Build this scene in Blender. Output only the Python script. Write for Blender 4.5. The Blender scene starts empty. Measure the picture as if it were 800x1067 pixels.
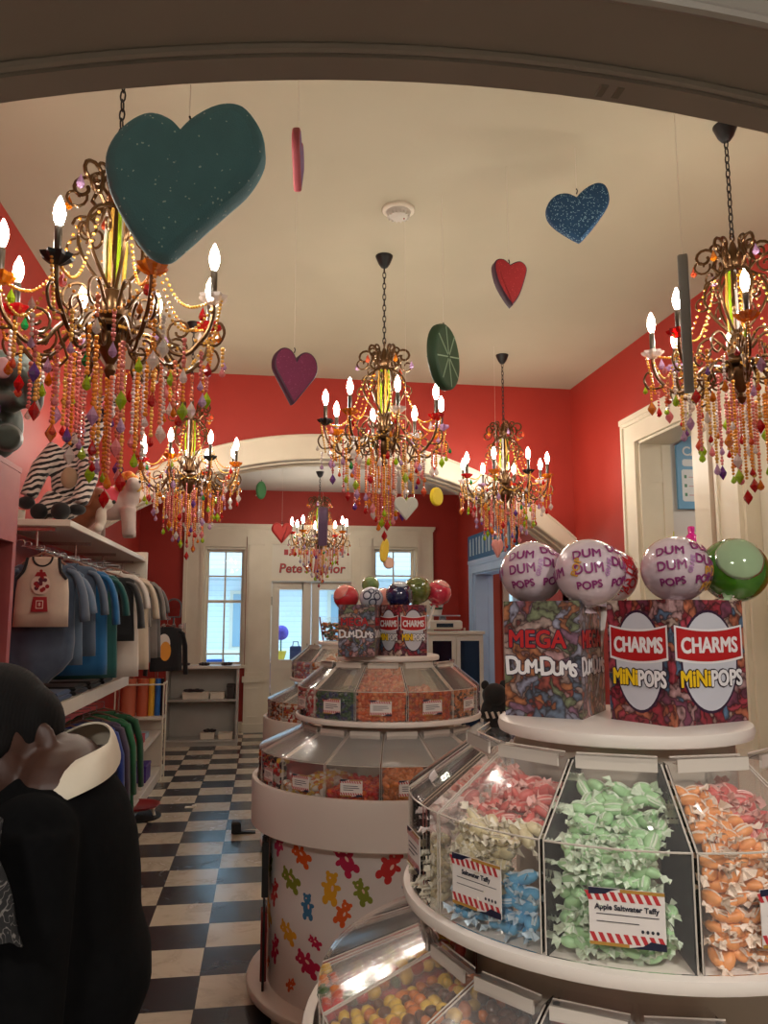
import bpy, math, random
from mathutils import Vector, Matrix, Euler
random.seed(7)
S = bpy.context.scene
COL = S.collection
PI = math.pi
sin, cos, rad = math.sin, math.cos, math.radians

# ------------------------------------------------------------------ colours and materials
def lin(c):
    c /= 255.0
    return c / 12.92 if c <= .04045 else ((c + .055) / 1.055) ** 2.4
def rgb(r, g, b): return (lin(r), lin(g), lin(b), 1)
MATS = {}
def mat(name, col=(.8, .8, .8, 1), rough=.5, metal=0, coat=0, emit=None, estr=0, spec=.5, sheen=0, sss=0):
    if name in MATS: return MATS[name]
    m = bpy.data.materials.new(name); m.use_nodes = True
    b = m.node_tree.nodes['Principled BSDF']
    b.inputs['Base Color'].default_value = col
    b.inputs['Roughness'].default_value = rough
    b.inputs['Metallic'].default_value = metal
    b.inputs['Coat Weight'].default_value = coat
    b.inputs['Specular IOR Level'].default_value = spec
    b.inputs['Sheen Weight'].default_value = sheen
    if emit:
        b.inputs['Emission Color'].default_value = emit
        b.inputs['Emission Strength'].default_value = estr
    MATS[name] = m
    return m
class N:
    """small node helper around one material"""
    def __init__(s, m): s.m = m; s.t = m.node_tree; s.bsdf = s.t.nodes['Principled BSDF']; s.out = s.t.nodes['Material Output']
    def n(s, kind, **kw):
        x = s.t.nodes.new(kind)
        for k, v in kw.items():
            if k in x.inputs: x.inputs[k].default_value = v
            else: setattr(x, k, v)
        return x
    def l(s, a, b): s.t.links.new(a, b)
    def coord(s, which='Object', scale=(1, 1, 1), rot=(0, 0, 0), loc=(0, 0, 0)):
        c = s.n('ShaderNodeTexCoord'); mp = s.n('ShaderNodeMapping')
        mp.inputs['Scale'].default_value = scale; mp.inputs['Rotation'].default_value = rot; mp.inputs['Location'].default_value = loc
        s.l(c.outputs[which], mp.inputs['Vector']); return mp.outputs['Vector']
    def ramp(s, fac, stops, interp='LINEAR'):
        r = s.n('ShaderNodeValToRGB'); e = r.color_ramp; e.interpolation = interp
        while len(e.elements) < len(stops): e.elements.new(.5)
        for el, (p, c) in zip(e.elements, stops): el.position = p; el.color = c
        s.l(fac, r.inputs['Fac']); return r.outputs['Color']
    def bump(s, height, strength=.3, dist=.01):
        b = s.n('ShaderNodeBump', Strength=strength, Distance=dist); s.l(height, b.inputs['Height']); s.l(b.outputs['Normal'], s.bsdf.inputs['Normal'])
def noisy(name, c1, c2, scale=8, rough=.6, bump=.0, dist=.004, detail=4, **kw):
    if name in MATS: return MATS[name]
    m = mat(name, c1, rough, **kw); n = N(m)
    t = n.n('ShaderNodeTexNoise', Scale=scale, Detail=detail); n.l(n.coord('Object'), t.inputs['Vector'])
    n.l(n.ramp(t.outputs['Fac'], [(.3, c1), (.7, c2)]), n.bsdf.inputs['Base Color'])
    if bump: n.bump(t.outputs['Fac'], bump, dist)
    return m
def see_through(name, tint, amount, rough=.08, gloss=(1, 1, 1, 1), fres=1.45):
    """thin clear plastic or glass: straight-through with a fresnel sheen"""
    if name in MATS: return MATS[name]
    m = mat(name, tint, rough); n = N(m)
    tr = n.n('ShaderNodeBsdfTransparent', Color=tint)
    fr = n.n('ShaderNodeFresnel', IOR=fres)
    gl = n.n('ShaderNodeBsdfGlossy', Color=gloss, Roughness=rough)
    df = n.n('ShaderNodeBsdfDiffuse', Color=tint)
    m1 = n.n('ShaderNodeMixShader'); m1.inputs[0].default_value = amount
    n.l(tr.outputs[0], m1.inputs[1]); n.l(df.outputs[0], m1.inputs[2])
    m2 = n.n('ShaderNodeMixShader'); n.l(fr.outputs[0], m2.inputs[0]); n.l(m1.outputs[0], m2.inputs[1]); n.l(gl.outputs[0], m2.inputs[2])
    n.l(m2.outputs[0], n.out.inputs['Surface']); return m
def crystal(name, col, clear=.35, rough=.08):
    """cut glass: tinted straight-through mixed with a bright faceted gloss"""
    if name in MATS: return MATS[name]
    m = mat(name, col, rough, coat=1); n = N(m)
    n.bsdf.inputs['Specular IOR Level'].default_value = 1.0
    tr = n.n('ShaderNodeBsdfTransparent', Color=col)
    mx = n.n('ShaderNodeMixShader'); mx.inputs[0].default_value = clear
    n.l(n.bsdf.outputs[0], mx.inputs[1]); n.l(tr.outputs[0], mx.inputs[2]); n.l(mx.outputs[0], n.out.inputs['Surface'])
    return m

# ------------------------------------------------------------------ geometry
def rotz(a): return Matrix.Rotation(a, 4, 'Z')
def T(x, y, z): return Matrix.Translation((x, y, z))
def frame(o, ex, ey):
    """matrix whose x axis is ex, y axis ey, z axis ex x ey, origin o"""
    ex = Vector(ex).normalized(); ez = ex.cross(Vector(ey)).normalized(); ey = ez.cross(ex)
    return Matrix(((ex.x, ey.x, ez.x, o[0]), (ex.y, ey.y, ez.y, o[1]), (ex.z, ey.z, ez.z, o[2]), (0, 0, 0, 1)))
_TXT = {}
def text_data(s, size, extrude, offset, font_shear=0, spacing=1.0):
    k = (s, size, extrude, offset, font_shear, spacing)
    if k not in _TXT:
        c = bpy.data.curves.new('text', 'FONT'); c.body = s; c.size = size; c.extrude = extrude; c.offset = offset; c.shear = font_shear
        c.align_x = 'CENTER'; c.align_y = 'CENTER'; c.resolution_u = 3; c.space_character = spacing
        o = bpy.data.objects.new('text', c); COL.objects.link(o)
        dg = bpy.context.evaluated_depsgraph_get(); dg.update()
        me = bpy.data.meshes.new_from_object(o.evaluated_get(dg))
        _TXT[k] = ([v.co.copy() for v in me.vertices], [tuple(p.vertices) for p in me.polygons])
        bpy.data.objects.remove(o); bpy.data.curves.remove(c); bpy.data.meshes.remove(me)
    return _TXT[k]
class B:
    def __init__(s): s.v = []; s.f = []; s.m = []; s.M = None
    def add(s, vs, fs, m=0, M=None):
        k = len(s.v)
        if M is not None: vs = [M @ Vector(p) for p in vs]
        s.v += [Vector(p) for p in vs]; s.f += [tuple(i + k for i in f) for f in fs]; s.m += [m] * len(fs); return s
    def box(s, x0, y0, z0, x1, y1, z1, m=0, M=None):
        vs = [(x, y, z) for z in (z0, z1) for y in (y0, y1) for x in (x0, x1)]
        return s.add(vs, [(0, 2, 3, 1), (4, 5, 7, 6), (0, 1, 5, 4), (2, 6, 7, 3), (0, 4, 6, 2), (1, 3, 7, 5)], m, M)
    def bbox(s, x0, y0, z0, x1, y1, z1, b=.004, m=0, M=None):
        """box with chamfered edges, as a rounded prism along z"""
        return s.prism([(x0, y0), (x1, y0), (x1, y1), (x0, y1)], z0, z1, b, m, M, centroid=True)
    def prism(s, out, z0, z1, b=0, m=0, M=None, centroid=False, steps=1, side_m=None):
        """outline extruded from z0 to z1 with bevelled rims of size b"""
        n = len(out)
        a = sum(out[i][0] * out[(i + 1) % n][1] - out[(i + 1) % n][0] * out[i][1] for i in range(n))
        if a < 0: out = out[::-1]
        def inset(d):
            r = []
            for i in range(n):
                p0, p, p1 = Vector(out[i - 1]), Vector(out[i]), Vector(out[(i + 1) % n])
                e0 = (p - p0); e1 = (p1 - p)
                if e0.length < 1e-9 or e1.length < 1e-9: r.append(tuple(p)); continue
                n0 = Vector((-e0.y, e0.x)).normalized(); n1 = Vector((-e1.y, e1.x)).normalized()
                q = n0 + n1
                if q.length < .3: r.append(tuple(p + n0 * d)); continue
                q = q / max(.35, q.dot(n0)) if q.dot(n0) > 0 else n0
                r.append(tuple(p + q * d))
            return r
        rings = []
        if b > 0:
            for k in range(steps + 1):
                t = k / steps * PI / 2
                rings.append((inset(b * (1 - sin(t))), z0 + b * (1 - cos(t))))
            for k in range(steps, -1, -1):
                t = k / steps * PI / 2
                rings.append((inset(b * (1 - sin(t))), z1 - b * (1 - cos(t))))
        else: rings = [(out, z0), (out, z1)]
        vs = [(x, y, z) for o, z in rings for x, y in o]
        fs = []
        for k in range(len(rings) - 1):
            for i in range(n):
                j = (i + 1) % n
                fs.append((k * n + i, k * n + j, (k + 1) * n + j, (k + 1) * n + i))
        s.add(vs, fs, m if side_m is None else side_m, M)
        q = len(vs) - n                                        # flat caps with corners of their own
        s.add(vs[:n], [tuple(range(n))[::-1]], m, M); s.add(vs[q:], [tuple(range(n))], m, M)
        return s
    def lathe(s, prof, n=24, m=0, M=None, a0=0, a1=2 * PI, wob=None):
        full = abs(a1 - a0 - 2 * PI) < 1e-6; c = n if full else n + 1
        vs = []
        for r, z in prof:
            for i in range(c):
                a = a0 + (a1 - a0) * i / n; rr = r * (wob(a, z) if wob else 1); vs.append((rr * cos(a), rr * sin(a), z))
        fs = []
        for k in range(len(prof) - 1):
            for i in range(n):
                j = (i + 1) % c
                fs.append((k * c + i, k * c + j, (k + 1) * c + j, (k + 1) * c + i))
        if full:
            if prof[0][0] > 1e-6: fs.append(tuple(range(c))[::-1])
            if prof[-1][0] > 1e-6: fs.append(tuple((len(prof) - 1) * c + i for i in range(c)))
        return s.add(vs, fs, m, M)
    def tube(s, pts, r, n=8, m=0, M=None, flat=None):
        pts = [Vector(p) for p in pts]; k = len(pts)
        rs = r if isinstance(r, (list, tuple)) else [r] * k
        up = None; vs = []
        for i, p in enumerate(pts):
            d = (pts[min(i + 1, k - 1)] - pts[max(i - 1, 0)])
            if d.length < 1e-9: d = Vector((0, 0, 1))
            d.normalize()
            if up is None: up = Vector((0, 0, 1)) if abs(d.z) < .9 else Vector((1, 0, 0))
            u = (up - d * up.dot(d))
            if u.length < 1e-4: u = d.orthogonal()
            u.normalize(); up = u; w = d.cross(u)
            for j in range(n):
                a = 2 * PI * j / n; fu = 1 if flat is None else flat
                vs.append(p + (u * cos(a) * fu + w * sin(a)) * rs[i])
        fs = [(i * n + j, i * n + (j + 1) % n, (i + 1) * n + (j + 1) % n, (i + 1) * n + j) for i in range(k - 1) for j in range(n)]
        fs += [tuple(range(n))[::-1], tuple((k - 1) * n + j for j in range(n))]
        return s.add(vs, fs, m, M)
    def ell(s, c, r, m=0, R=None, nu=16, nv=10, M=None):
        if not isinstance(r, (list, tuple)): r = (r, r, r)
        X = T(*c) @ (R.to_4x4() if R is not None else Matrix.Identity(4)) @ Matrix.Diagonal((r[0], r[1], r[2], 1))
        if M is not None: X = M @ X
        vs = [(0, 0, -1)] + [(cos(2 * PI * i / nu) * sin(PI * j / nv), sin(2 * PI * i / nu) * sin(PI * j / nv), -cos(PI * j / nv)) for j in range(1, nv) for i in range(nu)] + [(0, 0, 1)]
        fs = [(0, 1 + (i + 1) % nu, 1 + i) for i in range(nu)]
        for j in range(nv - 2):
            for i in range(nu):
                a = 1 + j * nu + i; b = 1 + j * nu + (i + 1) % nu; fs.append((a, b, b + nu, a + nu))
        e = len(vs) - 1; k = 1 + (nv - 2) * nu
        fs += [(k + i, k + (i + 1) % nu, e) for i in range(nu)]
        return s.add(vs, fs, m, X)
    def bead(s, c, r, m=0, n=6):
        x, y, z = c
        vs = [(x, y, z - r)] + [(x + r * .87 * cos(2 * PI * i / n), y + r * .87 * sin(2 * PI * i / n), z + d) for d in (-r * .5, r * .5) for i in range(n)] + [(x, y, z + r)]
        fs = [(0, 1 + (i + 1) % n, 1 + i) for i in range(n)] + [(1 + i, 1 + (i + 1) % n, 1 + n + (i + 1) % n, 1 + n + i) for i in range(n)] + [(1 + n + i, 1 + n + (i + 1) % n, 1 + 2 * n) for i in range(n)]
        return s.add(vs, fs, m)
    def text(s, body, size, M, m=0, extrude=.0006, offset=0, fn=None, sx=1, shear=0, spacing=1.0):
        vs, fs = text_data(body, size, extrude, offset, shear, spacing)
        vs = [Vector((v.x * sx, v.y, v.z)) for v in vs]
        if fn: return s.add([fn(v) for v in vs], fs, m)
        return s.add(vs, fs, m, M)
    def bold(s, body, size, M, m, d, extrude=.0005, sx=1, n=8):
        """heavier lettering: the same letters laid round a small circle of radius d"""
        for i in range(n):
            a = 2 * PI * i / n; s.text(body, size, M @ T(d * cos(a), d * sin(a), -.00002 * i), m, extrude, 0, sx=sx)
        return s.text(body, size, M @ T(0, 0, .00002), m, extrude, 0, sx=sx)
    def mesh(s, name='mesh', mats=(), smooth=40, origin=(0, 0, 0)):
        me = bpy.data.meshes.new(name); o = Vector(origin)
        me.from_pydata([v - o for v in s.v], [], s.f)
        for mm in mats: me.materials.append(mm)
        me.polygons.foreach_set('material_index', s.m)
        if smooth:
            me.polygons.foreach_set('use_smooth', [True] * len(s.f))
            if smooth < 180: me.set_sharp_from_angle(angle=rad(smooth))
        me.update(); return me
    def build(s, name, mats, parent=None, smooth=40, loc=None):
        """one mesh object. Geometry is in the parent's space, or in the world for a thing of its own (origin at its base)"""
        if not isinstance(mats, (list, tuple)): mats = [mats]
        if parent is None and loc is None:
            xs = [v.x for v in s.v]; ys = [v.y for v in s.v]; zs = [v.z for v in s.v]
            loc = ((min(xs) + max(xs)) / 2, (min(ys) + max(ys)) / 2, min(zs))
        off = loc if loc is not None else (0, 0, 0)
        o = bpy.data.objects.new(name, s.mesh(name, mats, smooth, off)); COL.objects.link(o)
        o.location = off
        if parent is not None: o.parent = parent
        return o
    def skin(s, name, mats, parent, voxel=.01, it=6, loc=None, smooth=180):
        """overlapping shapes fused into one continuous surface"""
        o = s.build(name + '_src', mats, None, 0, loc=(0, 0, 0))
        r = o.modifiers.new('r', 'REMESH'); r.mode = 'VOXEL'; r.voxel_size = voxel; r.use_smooth_shade = True
        if it:
            q = o.modifiers.new('s', 'SMOOTH'); q.factor = .5; q.iterations = it
        dg = bpy.context.evaluated_depsgraph_get(); dg.update()
        me = bpy.data.meshes.new_from_object(o.evaluated_get(dg)); me.name = name
        bpy.data.objects.remove(o)
        if loc is not None: me.transform(T(-loc[0], -loc[1], -loc[2]))
        me.materials.clear()
        for mm in (mats if isinstance(mats, (list, tuple)) else [mats]): me.materials.append(mm)
        me.polygons.foreach_set('use_smooth', [True] * len(me.polygons))
        p = bpy.data.objects.new(name, me); COL.objects.link(p)
        if loc is not None: p.location = loc
        if parent is not None: p.parent = parent
        return p
def tag(o, label, cat, group=None, kind=None):
    if label: o['label'] = label
    if cat: o['category'] = cat
    if group: o['group'] = group
    if kind: o['kind'] = kind
    return o
def thing(name, label, cat, loc=(0, 0, 0), rz=0, group=None):
    o = bpy.data.objects.new(name, None); COL.objects.link(o); o.location = loc; o.rotation_euler = (0, 0, rz); o.empty_display_size = .1
    return tag(o, label, cat, group)
def struct(b, name, m, smooth=40):
    o = b.build(name, m, None, smooth, loc=(0, 0, 0)); o['kind'] = 'structure'; return o
KIDS = {}
def kids(o): return [c for c in bpy.data.objects if c.parent == o]
def tree(o):
    if o.name not in KIDS: KIDS[o.name] = [(c, [g for g in kids(c)]) for c in kids(o)]
    return KIDS[o.name]
def dup(o, loc=None, rz=None, label=None, group=None, swap=None):
    t = tree(o)
    r = o.copy(); COL.objects.link(r)
    if loc is not None: r.location = loc
    if rz is not None: r.rotation_euler = (0, 0, rz)
    if label: r['label'] = label
    if group: r['group'] = group
    for c, gs in t:
        d = c.copy(); COL.objects.link(d); d.parent = r
        for g in gs:
            e = g.copy(); COL.objects.link(e); e.parent = d
    return r
def smooth(pts, k=4):
    """Catmull-Rom curve through the points"""
    P = [Vector(p) for p in pts]; o = []
    for i in range(len(P) - 1):
        a, b_, c, d = P[max(i - 1, 0)], P[i], P[i + 1], P[min(i + 2, len(P) - 1)]
        for q in range(k):
            t = q / k; o.append(.5 * ((2 * b_) + (c - a) * t + (2 * a - 5 * b_ + 4 * c - d) * t * t + (3 * b_ - a - 3 * c + d) * t ** 3))
    return o + [P[-1]]
def polar(c, r, a, z): return (c[0] + r * cos(a), c[1] + r * sin(a), z)
def bez(p0, p1, p2, p3, n=10):
    p0, p1, p2, p3 = map(Vector, (p0, p1, p2, p3)); o = []
    for i in range(n + 1):
        t = i / n; o.append(p0 * (1 - t) ** 3 + p1 * 3 * t * (1 - t) ** 2 + p2 * 3 * t * t * (1 - t) + p3 * t ** 3)
    return o

# ------------------------------------------------------------------ camera
H = 1.575
cam = bpy.data.objects.new('camera', bpy.data.cameras.new('camera')); COL.objects.link(cam)
cam.location = (0, 0, H); cam.rotation_euler = (PI / 2 + .1332, 0, -.15005)
cam.data.sensor_fit = 'HORIZONTAL'; cam.data.sensor_width = 36; cam.data.lens = 36 * 820 / 800; cam.data.clip_start = .02
S.camera = cam
S.view_settings.view_transform = 'Standard'; S.view_settings.look = 'None'; S.view_settings.gamma = 1; S.view_settings.use_curve_mapping = False
S.view_settings.exposure = .72
S.cycles.transparent_max_bounces = 24; S.cycles.max_bounces = 8
S.cycles.sample_clamp_indirect = 4
w = bpy.data.worlds.new('overcast_sky'); S.world = w; w.use_nodes = True
w.node_tree.nodes['Background'].inputs[0].default_value = (.5, .78, 1, 1); w.node_tree.nodes['Background'].inputs[1].default_value = 2.2

# ------------------------------------------------------------------ shared materials
WHITE = mat('white_paint', rgb(222, 214, 196), .45)
TRIMW = noisy('trim_paint', rgb(216, 205, 182), rgb(226, 216, 194), 3, .4)
RED = noisy('red_wall_paint', rgb(158, 40, 27), rgb(164, 44, 30), 2.5, .6, .04, .003)
CEIL = noisy('ceiling_paint', rgb(176, 168, 144), rgb(182, 174, 150), 1.5, .75, .05, .004)
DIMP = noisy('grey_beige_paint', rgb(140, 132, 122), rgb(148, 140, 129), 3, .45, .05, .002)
BLK = mat('black', rgb(14, 14, 15), .5)
BRONZE = mat('dark_bronze', rgb(92, 66, 40), .28, .75)
STEEL = mat('steel', (.6, .6, .6, 1), .25, 1)
GLASS = see_through('window_glass', (.97, .99, 1, 1), .0, .02)
ACRY = see_through('clear_acrylic', (.992, .988, .984, 1), .03, .08, fres=1.1)
ACRH = see_through('hazy_acrylic', (.95, .93, .90, 1), .17, .16, fres=1.3)
ACRE = mat('acrylic_edge', rgb(206, 196, 184), .15, coat=.6)
DISCW = mat('display_white', rgb(228, 218, 208), .35, coat=.2)
STRING = mat('nylon_string', rgb(215, 205, 190), .4)
SKIRT = None
# ================================================================== THE SETTING
XL, XR, YF, YA, YB, ZC, ZF, ZV = -1.4, 2.83, 1.35, 6.9, 11.4, 3.72, 3.40, 2.95
TW = .25
def checker():
    m = mat('checkered_marble', (1, 1, 1, 1), .22); n = N(m)
    v = n.coord('Object', (1 / .305, 1 / .305, 1), loc=(.249 / .305, -3.507 / .305 + 40, 0))
    sp = n.n('ShaderNodeSeparateXYZ'); n.l(v, sp.inputs[0])
    def mth(op, a, b=None):
        x = n.n('ShaderNodeMath', operation=op)
        for i, q in enumerate((a, b)):
            if q is None: continue
            if isinstance(q, (int, float)): x.inputs[i].default_value = q
            else: n.l(q, x.inputs[i])
        return x.outputs[0]
    par = mth('MODULO', mth('ADD', mth('ADD', mth('FLOOR', sp.outputs[0]), mth('FLOOR', sp.outputs[1])), 200), 2)
    vein = n.n('ShaderNodeTexNoise', Scale=5, Detail=8, Roughness=.65, Distortion=1.2); n.l(n.coord('Object'), vein.inputs['Vector'])
    dark = n.ramp(vein.outputs['Fac'], [(.3, rgb(30, 32, 37)), (.62, rgb(44, 46, 52)), (.8, rgb(66, 68, 74))])
    lite = n.ramp(vein.outputs['Fac'], [(.25, rgb(164, 146, 124)), (.5, rgb(208, 196, 174)), (.8, rgb(216, 206, 186))])
    mx = n.n('ShaderNodeMix', data_type='RGBA'); n.l(par, mx.inputs[0]); n.l(lite, mx.inputs[6]); n.l(dark, mx.inputs[7])
    # thin dark joints between the tiles
    fx = mth('ABSOLUTE', mth('SUBTRACT', mth('FRACT', sp.outputs[0]), .5)); fy = mth('ABSOLUTE', mth('SUBTRACT', mth('FRACT', sp.outputs[1]), .5))
    j = mth('GREATER_THAN', mth('MAXIMUM', fx, fy), .492)
    m2 = n.n('ShaderNodeMix', data_type='RGBA'); n.l(j, m2.inputs[0]); n.l(mx.outputs[2], m2.inputs[6]); m2.inputs[7].default_value = rgb(46, 42, 38)
    n.l(m2.outputs[2], n.bsdf.inputs['Base Color'])
    n.l(n.ramp(vein.outputs['Fac'], [(.3, (.3, .3, .3, 1)), (.7, (.16, .16, .16, 1))]), n.bsdf.inputs['Roughness'])
    n.bump(vein.outputs['Fac'], .08, .003)
    return m
struct(B().box(-2.3, -2.6, -.1, 6.2, 11.7, 0), 'floor', checker(), 0)
def holed(b, ax, t0, t1, u0, u1, z0, z1, holes):
    """wall slab (thickness t0..t1 on axis ax) with rectangular openings (ua, ub, za, zb)"""
    us = sorted({u0, u1, *[h[0] for h in holes], *[h[1] for h in holes]}); zs = sorted({z0, z1, *[h[2] for h in holes], *[h[3] for h in holes]})
    for i in range(len(us) - 1):
        for k in range(len(zs) - 1):
            uc, zc = (us[i] + us[i + 1]) / 2, (zs[k] + zs[k + 1]) / 2
            if any(h[0] < uc < h[1] and h[2] < zc < h[3] for h in holes): continue
            if ax == 'y': b.box(us[i], t0, zs[k], us[i + 1], t1, zs[k + 1])
            else: b.box(t0, us[i], zs[k], t1, us[i + 1], zs[k + 1])
    return b
# front room (where the photographer stands)
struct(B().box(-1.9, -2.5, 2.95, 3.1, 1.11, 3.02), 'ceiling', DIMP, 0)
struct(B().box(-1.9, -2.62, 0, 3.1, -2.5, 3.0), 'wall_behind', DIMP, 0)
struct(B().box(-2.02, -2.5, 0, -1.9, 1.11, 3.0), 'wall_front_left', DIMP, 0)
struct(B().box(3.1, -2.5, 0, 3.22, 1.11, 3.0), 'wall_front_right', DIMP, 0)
def arc(cx, cz, R, x0, x1, n=48): return [(cx + (x0 + (x1 - x0) * i / n - cx), cz + math.sqrt(R * R - (x0 + (x1 - x0) * i / n - cx) ** 2)) for i in range(n + 1)]
XZ = Matrix(((1, 0, 0, 0), (0, 0, 1, 0), (0, 1, 0, 0), (0, 0, 0, 1)))      # outline (x, z) extruded along y
NC = (.466, -.967, 3.574)
out = [(-1.98, 3.8), (-1.98, 0), (XL, 0)] + arc(*NC, XL, XR) + [(XR, 0), (3.2, 0), (3.2, 3.8)]
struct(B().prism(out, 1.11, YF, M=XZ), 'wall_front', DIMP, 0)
def ring(b, c, r0, r1, x0, x1, y0, y1, bev=0):
    lo = arc(c[0], c[1], r0, x0, x1); hi = arc(c[0], c[1], r1, x0, x1)
    for i in range(len(lo) - 1):
        b.prism([lo[i], lo[i + 1], hi[i + 1], hi[i]], y0, y1, 0, M=XZ)
    return b
b = B(); ring(b, NC, 3.556, 3.58, XL, XR, 1.289, 1.35)           # stepped stop along the soffit
for y, rr in ((1.282, .010), (1.112, .012)):
    b.tube([(x, y, z) for x, z in arc(NC[0], NC[1], 3.57, XL + .01, XR - .01)], rr, 8)
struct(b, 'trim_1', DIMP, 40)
# the shop
struct(B().box(XL - .1, YF, ZC, XR + TW, YA + .02, ZC + .08), 'ceiling', CEIL, 0)
struct(B().box(-1.85, YA + .35, ZF, XR + TW, YB + .2, ZF + .08), 'ceiling', noisy('far_ceiling', rgb(206, 202, 192), rgb(212, 208, 198), 2, .7), 0)
struct(B().box(XL - .12, YF, 0, XL, YA, ZC), 'wall_left', RED, 0)
AC, AI = (.517, -.25, 3.4327), (.559, -.472, 3.459)
out = [(XL - .5, ZC + .06), (XL - .5, 0), (XL - .02, 0)] + arc(*AI, XL - .02, XR) + [(XR, 0), (XR + .2, 0), (XR + .2, ZC + .06)]
struct(B().prism(out, YA, YA + .35, M=XZ), 'wall_back', RED, 0)
b = B(); lo = arc(*AI, XL, XR); hi = arc(*AC, XL, XR)
for i in range(len(lo) - 1): b.prism([lo[i], lo[i + 1], hi[i + 1], hi[i]], YA - .035, YA + .001, 0, M=XZ)
b.tube([(x, YA - .03, z) for x, z in hi], .014, 8)
b.tube([(x, YA - .02, z - .004) for x, z in lo], .012, 8)
struct(b, 'trim_2', TRIMW, 40)
b = B()
lo2 = arc(AI[0], AI[1], AI[2] - .012, XL, XR); lo0 = arc(AI[0], AI[1], AI[2] - .0005, XL, XR)
for i in range(len(lo) - 1): b.prism([lo2[i], lo2[i + 1], lo0[i + 1], lo0[i]], YA + .0, YA + .36, 0, M=XZ)
for y in (.1, .25): b.tube([(x, YA + y, z) for x, z in lo2], .016, 8)
struct(b, 'trim_3', TRIMW, 40)
# right wall with its openings, all of one thickness
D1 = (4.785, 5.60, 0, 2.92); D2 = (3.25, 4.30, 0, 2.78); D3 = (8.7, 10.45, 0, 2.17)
struct(holed(B(), 'x', XR, XR + TW, YF, YB, 0, ZC, [D1, D2, D3]), 'wall_right', RED, 0)
def casing(b, d, wd=.16, pr=.03, x=XR, sgn=-1):
    y0, y1, _, z1 = d
    for ya, yb in ((y0 - wd, y0), (y1, y1 + wd)): b.box(x + sgn * pr, ya, 0, x, yb, z1 + wd)
    b.box(x + sgn * pr, y0, z1, x, y1, z1 + wd)
    b.box(x + sgn * (pr + .022), y0 - wd - .012, z1 + wd - .03, x, y1 + wd + .012, z1 + wd + .012)
    for ya in (y0 - wd - .005, y1 + wd - .025): b.box(x + sgn * (pr + .014), ya, 0, x - sgn * -.001, ya + .03, z1 + wd - .03)
    b.box(x + sgn * (pr + .014), y0 - wd + .03, z1 + wd - .06, x, y1 + wd - .03, z1 + wd - .03)
def lining(b, d, x0=XR - .001, x1=XR + TW + .001, t=.018):
    y0, y1, _, z1 = d
    b.box(x0, y0, 0, x1, y0 + t, z1); b.box(x0, y1 - t, 0, x1, y1, z1); b.box(x0, y0, z1 - t, x1, y1, z1)
    for ya, yb in ((y0 + t, y0 + t + .008), (y1 - t - .008, y1 - t)):       # raised stiles of the panelled reveal
        for xa, xb in ((x0, x0 + .07), (x1 - .07, x1)): b.box(xa, ya, 0, xb, yb, z1 - t)
        for za in (0, .9, z1 - .32): b.box(x0 + .002, ya + (.002 if ya > y0 + .1 else 0), za + .001, x1 - .002, yb - (.002 if ya < y0 + .1 else 0), za + .1)
b = B(); casing(b, D1, .2); lining(b, D1); struct(b, 'trim_4', TRIMW, 0)
b = B(); casing(b, D2, .22); lining(b, D2); struct(b, 'trim_5', TRIMW, 0)
b = B(); casing(b, D3, .16); lining(b, D3); struct(b, 'trim_6', noisy('daylight_tinted_trim', rgb(170, 194, 222), rgb(180, 202, 228), 3, .45), 0)  # blue of the daylight from the next room put into the trim colour
# closed white panel door in the nearer opening
def panels(b, x, y0, y1, zs, d=.012):
    for z0, z1 in zs:
        for a, c, e, f in ((y0, y0 + .03, z0, z1), (y1 - .03, y1, z0, z1), (y0 + .03, y1 - .03, z0, z0 + .03), (y0 + .03, y1 - .03, z1 - .03, z1)):
            b.box(x - d, a, e, x, c, f)
        b.box(x - d * .6, y0 + .07, z0 + .04, x, y1 - .07, z1 - .04)
dr = struct(B().box(XR + .1, 3.27, .005, XR + .145, 4.28, 2.76), 'door_1', WHITE, 0)
b = B(); panels(b, XR + .1, 3.37, 3.74, [(.2, .95), (1.1, 1.92), (2.05, 2.66)]); panels(b, XR + .1, 3.82, 4.19, [(.2, .95), (1.1, 1.92), (2.05, 2.66)]); b.build('door_panel', WHITE, dr, 0)
b = B(); b.ell((XR + .05, 3.36, 1.0), .028); b.tube([(XR + .06, 3.36, 1), (XR + .1, 3.36, 1)], .012); b.lathe([(.03, 0), (.03, .006)], 16, M=frame((XR + .1, 3.36, 1), (0, 1, 0), (0, 0, 1)) @ T(0, 0, -.006)); b.build('door_knob', mat('brass', rgb(190, 150, 80), .25, 1), dr)
# side room behind the open doorway, and the room behind the far doorway
SIDE = noisy('side_room_paint', rgb(206, 203, 196), rgb(212, 208, 202), 2, .6)
struct(B().box(XR + TW, 5.60, 0, 5.2, 5.72, 3.1), 'wall_side_room', SIDE, 0)
struct(B().box(5.2, 2.2, 0, 5.3, 5.72, 3.1), 'wall_side_room_right', SIDE, 0)
struct(B().box(XR + TW, 2.1, 0, 5.3, 2.2, 3.1), 'wall_side_room_near', SIDE, 0)
struct(B().box(XR + TW, 2.1, 3.1, 5.3, 5.72, 3.16), 'ceiling', WHITE, 0)
ORN = noisy('orange_red_paint', rgb(186, 84, 62), rgb(196, 92, 68), 2, .6)
struct(holed(B(), 'y', YB, YB + .12, XR + TW, 6.2, 0, 3.0, [(3.6, 5.9, .5, 2.5)]), 'wall_parlour_back', ORN, 0)
struct(B().box(6.2, 7.4, 0, 6.3, 11.52, 3.0), 'wall_parlour_right', ORN, 0)
struct(B().box(XR + TW, 7.4, 0, 6.3, 7.5, 3.0), 'wall_parlour_near', ORN, 0)
struct(B().box(XR + TW, 7.4, 3.0, 6.3, 11.52, 3.06), 'ceiling', WHITE, 0)
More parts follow.
